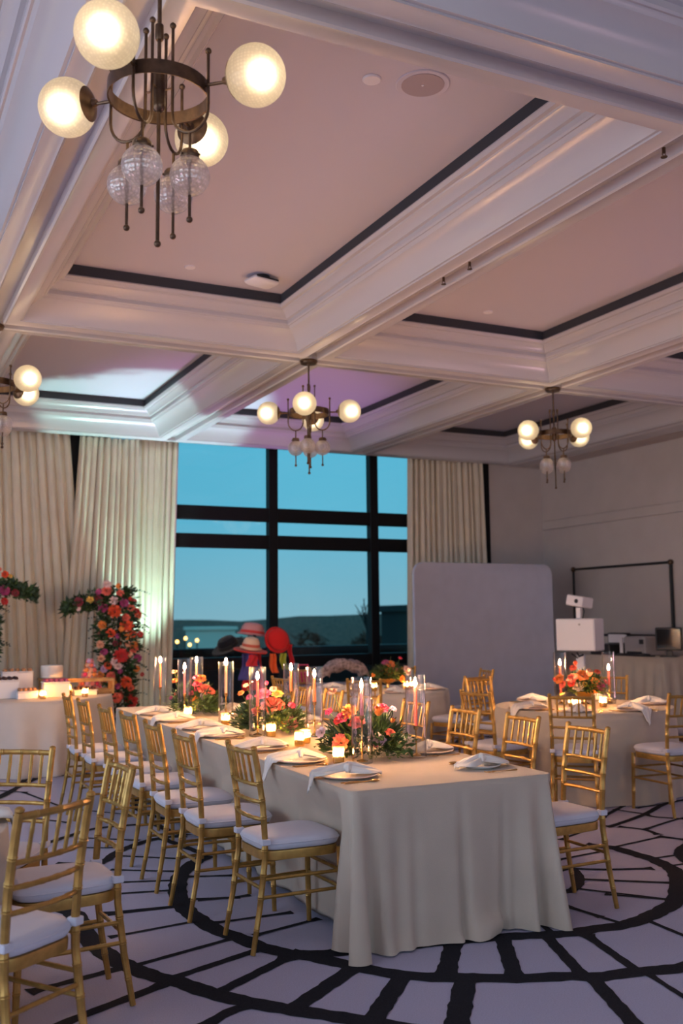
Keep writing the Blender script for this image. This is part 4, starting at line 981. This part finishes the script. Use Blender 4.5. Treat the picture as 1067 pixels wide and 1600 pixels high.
# ------------------------------------------------------------------ small ceiling fittings
def disc(x, y, r_, label):
    o = MB().lathe([(r_*.2,-.012),(r_*.9,-.012),(r_,-.006),(r_,0)], 28).build('sprinkler_cover', M['white']); o.location = (x, y, ZP); tag(o, label, 'sprinkler cover', 'round ceiling covers')
disc(2.42,4.54,.052,'small round white cover on the ceiling panel beside the round speaker'); disc(2.39,7.74,.045,'small round white cover on the ceiling panel beside the white sensor box'); disc(5.36,7.75,.045,'small round white cover alone on a ceiling panel')
e_ = empty('ceiling_speaker', (2.70,4.47,ZP)); tag(e_, 'round mauve grey loudspeaker grille flush in the ceiling panel', 'loudspeaker')
MB().lathe([(.118,-.006),(.145,-.008),(.150,-.004),(.150,0)], 40).build('rim', M['panel'], e_); MB().lathe([(.01,-.007),(.118,-.009),(.119,-.004)], 40).build('grille', mat('speaker_grille', (.44,.36,.38), .6, bump=.5, bscale=500), e_); MB().ball((0,0,-.009), .008, 8, 6, (1,1,.5)).build('badge', M['white'], e_)
e_ = empty('ceiling_sensor', (3.02,7.72,ZP), .25); tag(e_, 'white box sensor with dark lens hanging from the ceiling panel', 'sensor')
MB().rbox(-.13,.13,-.09,.09,-.075,-.022,.02).build('body', M['white'], e_); MB().lathe([(.05,-.03),(.07,-.02),(.07,0)], 20).build('mount', M['black'], e_); MB().box(-.11,.11,-.095,-.086,-.045,-.03).build('lens_slot', M['black'], e_, smooth=False)
for x, y, d in ((3.83,5.75,'on the beam groove leading to the window chandelier'),(3.83,6.10,'paired on the beam groove leading to the window chandelier'),(3.83,3.85,'on the beam groove near the crossing beams')):
    e_ = empty('ceiling_sprinkler', (x, y, 4.034)); tag(e_, 'small brass sprinkler head '+d, 'sprinkler', 'sprinkler heads')
    MB().tube([(0,0,0),(0,0,-.03)], .010).build('stem', M['brass'], e_); MB().lathe([(.002,-.056),(.018,-.055),(.019,-.052),(.002,-.050)], 14).build('deflector', M['brass'], e_)
    for s_ in (-1,1): MB().tube([(s_*.009,0,-.028),(s_*.013,0,-.04),(s_*.003,0,-.052)], .0025, 5).build('yoke', M['brass'], e_)

# ------------------------------------------------------------------ backdrop, booth, console, mirror
def rr_outline(x0, x1, z0, z1, r_, n_=10):
    out = []
    for cx, cz, a0 in ((x1-r_,z1-r_,0),(x0+r_,z1-r_,pi/2)):
        for k in range(n_+1): a = a0+pi/2*k/n_; out.append((cx+r_*cos(a), cz+r_*sin(a)))
    out += [(x0, z0), (x1, z0)]; return out
bd = empty('backdrop_panel', (8.10, 12.0, 0)); tag(bd, 'lilac grey stretch fabric backdrop panel with rounded top corners', 'backdrop')
ol = rr_outline(-1.17, 1.20, .03, 2.30, .16); rows = []
for y, ins in ((-.022,.02),(-.03,.006),(-.02,0),(.02,0),(.03,.006)):
    rows.append([(x*(1-ins/1.2), y, z-(ins if z > 1 else -ins*.5)) for x, z in ol])
m = MB().grid(rows, True); nn = len(ol); m.f.append(tuple(range(nn-1,-1,-1))); m.f.append(tuple(4*nn+k for k in range(nn)))
m.build('fabric', M['backdrop'], bd)
for x in (-.9,.9): MB().rbox(x-.03, x+.03, -.25, .25, .004, .03, .006).build('foot', M['iron'], bd)

pb = empty('photo_booth', (7.72, 9.45, 0), R(-62)); tag(pb, 'white photo booth on a pole with tilted camera head', 'photo booth')
MB().lathe([(.24,.003),(.24,.015),(.22,.025),(.03,.03)], 28).build('base', M['white'], pb)
MB().rbox(-.05,.05,-.03,.03,.02,1.08,.008).build('pole', M['white'], pb)
MB().rbox(-.24,.24,-.15,.15,1.12,1.50,.012).build('cabinet', M['white'], pb)
MB().lathe([(.002,0),(.012,0),(.012,.006)], 12, (.06,-.152,1.43), Matrix.Rotation(pi/2,4,'X')).build('button', M['grey'], pb)
MB().rbox(-.03,.03,-.03,.03,1.49,1.63,.006).build('neck', M['white'], pb)
MB().tube([(.05,-.02,1.5),(.07,-.02,1.58),(.05,-.02,1.66)], .008).build('cable', M['black'], pb)
h_ = MB().rbox(-.11,.11,-.13,.13,-.065,.065,.012).build('camera_head', M['white'], pb); h_.location = (.01,0,1.70); h_.rotation_euler = (R(-4), R(9), R(-8))
MB().lathe([(.002,.006),(.022,.005),(.026,0)], 16, (.03,-.13,0), Matrix.Rotation(pi/2,4,'X')).build('lens', M['black'], h_)
MB().tube([(-.02,-.06,1.10),(.04,-.14,1.06),(.10,-.16,1.08)], .011).tube([(-.06,-.12,1.09),(.02,-.13,1.04)], .009).build('clamp', M['black'], pb)

ct = empty('console_table', (9.62, 10.55, 0)); tag(ct, 'high console table hidden under taupe cloth by the right wall', 'table')
MB().rbox(-.33,.33,-.80,.80,.95,.985,.006).build('tabletop', M['black'], ct)
for sx_ in (-1,1):
    for sy_ in (-1,1): MB().tube([(sx_*.27,sy_*.72,.95),(sx_*.27,sy_*.72,.004)], .018).build('leg', M['black'], ct)
rows = []; ptsO = []
for k in range(300):
    t = k/300*4; s_ = int(t); q = t-s_
    ptsO.append(((-.35+.7*q,-.82,0,-1),(.35,-.82+1.64*q,1,0),(.35-.7*q,.82,0,1),(-.35,.82-1.64*q,-1,0))[s_])
for i in range(14):
    t = (i-1)/12
    if i == 0: rows.append([(x*.02,y*.02,.99) for x,y,a,c_ in ptsO]); continue
    row = []
    for k, (x, y, nx, ny) in enumerate(ptsO):
        s_ = y if abs(nx) > .5 else x; off = min(1,t*1.5)*(.028*sin(s_*34+.6*sin(s_*9))+.03)
        row.append((x+nx*off, y+ny*off, .99*(1-t)+.006*t))
    rows.append(row)
cc = MB().grid(rows, True).build('tablecloth', M['linen'], ang=180); cc.location = (9.62,10.55,0); tag(cc, 'taupe pleated cloth on the high console table by the right wall', 'tablecloth', 'floor length tablecloths')
zc_ = .99
e_ = empty('monitor', (9.50,9.86,zc_), R(-58)); tag(e_, 'black square monitor on a stand at the console end', 'monitor')
MB().rbox(-.17,.17,-.02,.03,.08,.38,.01).build('screen_case', M['black'], e_); MB().box(-.15,.15,-.023,-.019,.11,.36).build('screen', mat('dark_screen',(.006,.007,.009),.12), e_, smooth=False); MB().rbox(-.04,.04,0,.03,.01,.10,.004).build('neck', M['black'], e_); MB().rbox(-.11,.11,-.07,.09,.001,.016,.004).build('foot', M['black'], e_)
e_ = empty('photo_printer', (9.60,10.42,zc_)); tag(e_, 'grey photo printer in the middle of the console', 'printer')
MB().rbox(-.18,.18,-.20,.20,.001,.26,.015).build('body', M['grey'], e_); MB().rbox(-.19,-.175,-.14,.14,.03,.06,.003).build('paper_tray', M['black'], e_); MB().box(-.184,-.178,-.18,-.10,.16,.22).build('display', M['black'], e_, smooth=False)
e_ = empty('equipment_case', (9.56,11.05,zc_)); tag(e_, 'open black equipment case with white lining on the console', 'case')
MB().rbox(-.2,.2,-.2,.2,.001,.15,.01).build('body', M['black'], e_); MB().rbox(.12,.2,-.2,.2,.15,.30,.01).build('lid', M['black'], e_); MB().rbox(.10,.12,-.16,.16,.16,.28,.004).build('lining', M['white'], e_)
e_ = empty('paper_stand', (9.48,10.735,zc_)); tag(e_, 'white upright card stand between printer and black case', 'stand')
MB().rbox(-.05,.05,-.04,.04,.001,.02,.004).build('foot', M['white'], e_); MB().rbox(-.01,.01,-.03,.03,.02,.24,.004).build('upright', M['white'], e_); MB().rbox(-.02,.02,-.09,.06,.24,.28,.004).build('card_rest', M['white'], e_)
e_ = empty('cable_tray', (9.345,10.35,zc_)); tag(e_, 'flat black tray of cables along the console front', 'tray')
MB().rbox(-.05,.05,-.35,.35,.001,.02,.004).build('tray', M['black'], e_); MB().tube([(0,-.3,.03),(.02,-.1,.035),(-.02,.1,.03),(.01,.3,.03)], .008).build('cable', M['black'], e_)

mr = empty('wall_mirror', (10.27, 11.62, 1.75)); tag(mr, 'wide glass panel in a black iron pipe frame with brass corners, on the right wall', 'framed glass')
for z in (-.51,.52): MB().tube([(0,-1.06,z),(0,1.06,z)], .018).build('pipe', M['iron'], mr)
for y in (-1.06,1.06): MB().tube([(0,y,-.51),(0,y,.52)], .018 if y > 0 else .026).build('pipe', M['iron'], mr)
for y in (-1.06,1.06):
    for z in (-.51,.52): MB().ball((0,y,z), .042, 12, 8).build('corner_joint', M['brass'], mr)
MB().box(.006,.012,-1.05,1.05,-.50,.51).build('glass', thin_glass('picture_glass', (.98,.98,.98), .6, .03), mr, smooth=False)

# ------------------------------------------------------------------ dessert table
DZ = TH + .002
CW = mat('cake_icing', (.82,.76,.72), .5); WD = mat('pine_wood', (.42,.25,.10), .6, var=.3, vscale=14); DK = mat('dark_chocolate', (.055,.018,.014), .5, var=.4, vscale=40); PK = mat('pink_sweet', (.62,.12,.20), .5, var=.3, vscale=40); TN = mat('pastry_tan', (.45,.22,.10), .6, var=.3, vscale=40)
e_ = empty('wedding_cake', (2.0,11.55,DZ+.165)); tag(e_, 'plain white single tier cake on a wooden riser', 'cake')
MB().lathe([(.118,.001),(.12,.005),(.12,.130),(.112,.140),(.002,.142)], 36).build('tier', CW, e_); MB().lathe([(.119,.002),(.125,.006),(.125,.014),(.12,.018)], 36).build('icing_border', CW, e_)
e_ = empty('cake_riser', (2.0,11.55,DZ)); tag(e_, 'round light wood riser under the white cake', 'cake stand')
MB().lathe([(.13,0),(.14,.005),(.14,.15),(.002,.152)], 36).build('drum', WD, e_); MB().lathe([(.15,.151),(.155,.155),(.155,.161),(.15,.164),(.002,.164)], 36).build('top_board', WD, e_)
def dessert_box(x, y, hx, hy, h, sweets, cm, label, item):
    e_ = empty('white_box', (x, y, DZ)); tag(e_, label, 'box', 'white dessert risers')
    MB().rbox(-hx,hx,-hy,hy,0,h,.006).build('box', M['white'], e_); MB().rbox(-hx-.008,hx+.008,-hy-.008,hy+.008,h,h+.012,.003).build('tray', M['white'], e_)
    nx, ny = sweets
    me = MB().lathe([(.017,0),(.021,.006),(.021,.016),(.014,.028),(.003,.032)], 10).mesh('sweet')
    for i in range(nx):
        for j in range(ny):
            o = obj(item[0], me, cm); o.location = (x-hx+.03+(2*hx-.06)*i/max(1,nx-1), y-hy+.03+(2*hy-.06)*j/max(1,ny-1), DZ+h+.0125)
            tag(o, item[1], 'sweet', item[2])
dessert_box(1.42,10.98,.14,.10,.18,(5,3),DK,'tall white riser box carrying dark chocolates',('chocolate','dark chocolate on the tall white riser box','chocolates on the tall white box'))
dessert_box(1.62,10.78,.10,.07,.07,(4,2),TN,'low white riser box carrying tan pastries, beside the front votive',('pastry','small tan pastry on the low white riser box','pastries on the low white box'))
dessert_box(1.92,10.86,.13,.09,.15,(5,3),PK,'white riser box carrying pink sweets, before the cake',('pink_sweet','pink sweet on the white riser box before the cake','pink sweets'))
dessert_box(2.24,10.94,.12,.07,.05,(4,2),DK,'low white riser box carrying truffles, inside the wooden crate end',('truffle','dark truffle on the low white riser box by the crate','truffles'))
dessert_box(1.62,11.5,.16,.07,.24,(5,2),TN,'tall back white riser box carrying tan pastries before the curtain',('pastry','small tan pastry on the tall back riser box','pastries on the back box'))
e_ = empty('wooden_crate', (2.30,11.16,DZ)); tag(e_, 'open light wood crate tray with slatted sides', 'crate')
MB().rbox(-.27,.27,-.11,.11,0,.012,.003).build('base', WD, e_)
for yy in (-.115,.115):
    for z in (.02,.135): MB().rbox(-.28,.28,yy-.006,yy+.006,z,z+.03,.002).build('slat', WD, e_)
for xx in (-.275,.275): MB().rbox(xx-.01,xx+.01,-.12,.12,0,.165,.003).build('end_board', WD, e_)
votive(2.10,11.14,'inside the wooden crate on the dessert table', DZ+.014)
e_ = empty('macaron_tower', (2.42,11.56,DZ)); tag(e_, 'cone tower of pink, orange and lilac macarons', 'macaron tower')
MB().lathe([(.10,0),(.105,.01),(.095,.02),(.015,.34),(.002,.35)], 20).build('cone', CW, e_)
me = MB().lathe([(.001,-.012),(.016,-.011),(.021,-.004),(.018,-.002),(.018,.002),(.021,.004),(.016,.011),(.001,.012)], 12).mesh('macaron')
for lv in range(7):
    rr = .125-.016*lv; nn_ = 12-lv
    for k in range(nn_):
        a = 2*pi*(k+.5*(lv%2))/nn_; o = obj('macaron', me, PM['pcldhpg'[(k+lv*2)%7]], e_); o.location = (rr*cos(a), rr*sin(a), .04+.05*lv); o.rotation_euler = (0, pi/2-.3, a); o.scale = (1.25,)*3

# ------------------------------------------------------------------ hats and dress-up props by the window
hs = empty('hat_stand', (4.55,11.9,0)); tag(hs, 'dark prop stand loaded with dress-up hats by the window', 'hat stand')
MB().lathe([(.22,.003),(.22,.02),(.03,.04)], 20).build('base', M['iron'], hs); MB().tube([(0,0,.03),(0,0,1.42)], .02).build('post', M['iron'], hs)
for dx, dy, dz in ((-.28,.18,1.225),(-.16,-.27,1.205),(.21,-.27,1.265)): MB().tube([(0,0,dz-.16),(dx*.8,dy*.7,dz-.06),(dx,dy,dz)], .010).build('peg', M['iron'], hs)
def hat(x, y, z, crown, brim, col, band, label, tilt=(0,0), flat=.8, name='hat'):
    e_ = empty(name, (x, y, z)); e_.rotation_euler = (R(tilt[0]), R(tilt[1]), 0); tag(e_, label, 'hat', 'dress-up hats')
    cm = fabric('felt_'+label.split()[0], col, 200)
    MB().lathe([(brim,-.010),(brim*1.01,.0),(brim*.98,.008),(crown*1.05,.004),(crown,.02),(crown*.97,crown*flat*.7),(crown*.75,crown*flat*1.1),(crown*.3,crown*flat*1.25),(.002,crown*flat*1.27)], 24, cap=(False,True)).build('crown', cm, e_)
    MB().lathe([(crown*1.03,.012),(crown*1.06,.016),(crown*1.05,.045),(crown*1.01,.047)], 24, cap=(False,False)).build('band', fabric('band_'+label.split()[0], band, 200), e_)
hat(4.53,11.93,1.34,.15,.19,(.50,.25,.27),(.5,.05,.05),'pink felt hat on top of the prop stand',(0,8))
hat(4.27,12.09,1.19,.13,.22,(.012,.012,.016),(.02,.02,.02),'black felt hat tilted on the prop stand',(10,-28))
hat(4.39,11.62,1.15,.085,.21,(.55,.04,.03),(.7,.5,.36),'red brimmed hat hanging lowest of the hats',(8,5))
hat(4.392,11.615,1.185,.105,.135,(.68,.50,.36),(.55,.12,.08),'cream bowler hat set on the red brimmed hat',(8,5), 1.0)
hat(4.76,11.655,1.27,.14,.17,(.62,.02,.02),(.4,.01,.01),'crimson hat facing into the room on the prop stand',(72,12), .5)
def scarf(x, y, z, w_, L, col, label, seed, tilt=0):
    rg = random.Random(seed); rows = []
    for i in range(13):
        t = i/12; rows.append([(x+tilt*t+w_*(v-.5)*(1+.4*t)+.012*sin(6*t+seed), y-.03+.02*sin(v*9+seed+3*t), z-L*t) for v in [j/9 for j in range(10)]])
    o = MB().grid(rows).build('scarf', fabric('scarf_'+label.split()[0], col, 260), ang=180); o.modifiers.new('thickness','SOLIDIFY').thickness = .004; tag(o, label, 'scarf', 'dress-up scarves')
scarf(4.665,11.63,1.105,.07,.24,(.75,.12,.03),'orange scarf hanging under the crimson hat',1,.04)
scarf(4.81,11.63,1.105,.07,.20,(.32,.36,.04),'lime scarf hanging beside the scarlet scarf',2,.02)
scarf(4.94,11.72,1.21,.06,.26,(.5,.02,.03),'scarlet scarf hanging at the window end of the prop stand',3,.03)
scarf(4.57,11.80,1.12,.06,.55,(.42,.02,.03),'dark red long scarf hanging down the prop stand',4,.0)
scarf(4.36,11.58,1.115,.20,.32,(.06,.06,.22),'navy sequin shawl under the red brimmed hat',5)
scarf(4.36,11.50,1.105,.10,.14,(.55,.03,.04),'ruby scarf knotted over the navy shawl',6)
scarf(4.45,11.70,.86,.22,.20,(.5,.02,.03),'wine red shawl lying lowest on the prop stand',7)
# bench with striped throw, fur stole and pink bag
bn = empty('bench', (5.42,11.75,0)); tag(bn, 'low bench under the window covered with a striped throw', 'bench')
MB().rbox(-.62,.62,-.2,.2,.62,.68,.01).build('seat_board', WD, bn)
for x in (-.55,.55):
    for y in (-.15,.15): MB().rbox(x-.025,x+.025,y-.025,y+.025,.003,.62,.004).build('leg', WD, bn)
rows = []
for i in range(25):
    x = -.58+1.12*i/24; rows.append([(x, q[0], q[1]+.006*sin(x*22+q[0]*9)) for q in ((-.225,.36),(-.222,.5),(-.218,.66),(-.19,.695),(0,.70),(.19,.695),(.22,.66),(.225,.4))])
stp = mat('striped_throw', (.5,.45,.48), .9); t_ = stp.node_tree; wv = t_.nodes.new('ShaderNodeTexWave'); wv.inputs['Scale'].default_value = 9; rmp = t_.nodes.new('ShaderNodeValToRGB'); rmp.color_ramp.elements[0].color = (.08,.07,.10,1); rmp.color_ramp.elements[1].color = (.6,.52,.56,1); tcx = t_.nodes.new('ShaderNodeTexCoord')
t_.links.new(tcx.outputs['Object'], wv.inputs['Vector']); t_.links.new(wv.outputs['Fac'], rmp.inputs[0]); t_.links.new(rmp.outputs[0], t_.nodes['Principled BSDF'].inputs['Base Color'])
o = MB().grid(rows).build('striped_throw', stp, ang=180); o.location = (5.42,11.75,.0); o.modifiers.new('thickness','SOLIDIFY').thickness = .005; tag(o, 'dark and pale striped throw spread over the bench', 'throw')
rows = []
for i in range(26):
    t = i/25; a = pi*t; cx = 5.63-.28*cos(a); cz = .80+.14*sin(a)
    rows.append([(cx+.075*cos(b_)*cos(a)*-1*(1+.08*sin(9*t+3*b_)), 11.55+.09*sin(b_), cz+.075*cos(b_)*sin(a)+.02*sin(b_*3+t*20)) for b_ in [2*pi*j/14 for j in range(14)]])
fu = mat('fur_taupe', (.34,.26,.25), .95, var=.6, vscale=30, bump=1.0, bscale=90)
o = MB().grid(rows, True).build('fur_stole', fu, ang=180); tag(o, 'mottled taupe fur stole bundled on the bench end', 'fur stole')
o = MB().rbox(-.13,.13,-.06,.06,0,.17,.03).tube([(-.08,0,.15),(-.06,0,.24),(.06,0,.24),(.08,0,.15)], .010).build('handbag', mat('magenta_leather', (.42,.02,.10), .4)); o.location = (5.10,11.62,.712); tag(o, 'magenta handbag standing on the striped throw', 'bag')

# ------------------------------------------------------------------ uplight cans
for x, y, aim, watts, lens, cone, ubl, unm in UPLIGHTS:
    e_ = empty('uplight', (x, y, 0)); tag(e_, 'black floor uplight can with a glowing %s lens' % unm, 'uplight', 'floor uplights')  # the pink-toned cans are added with their beams, out of view
    MB().lathe([(.07,.004),(.085,.02),(.085,.20),(.09,.22),(.08,.225),(.075,.20)], 20, cap=(True,False)).build('can', M['black'], e_); MB().lathe([(.002,.20),(.074,.20)], 20, cap=(True,False)).build('lens', emission('lens_'+unm, lens, 8), e_)
    MB().tube([(-.1,0,.01),(-.1,0,.12)], .008).tube([(.1,0,.01),(.1,0,.12)], .008).build('yoke', M['black'], e_)
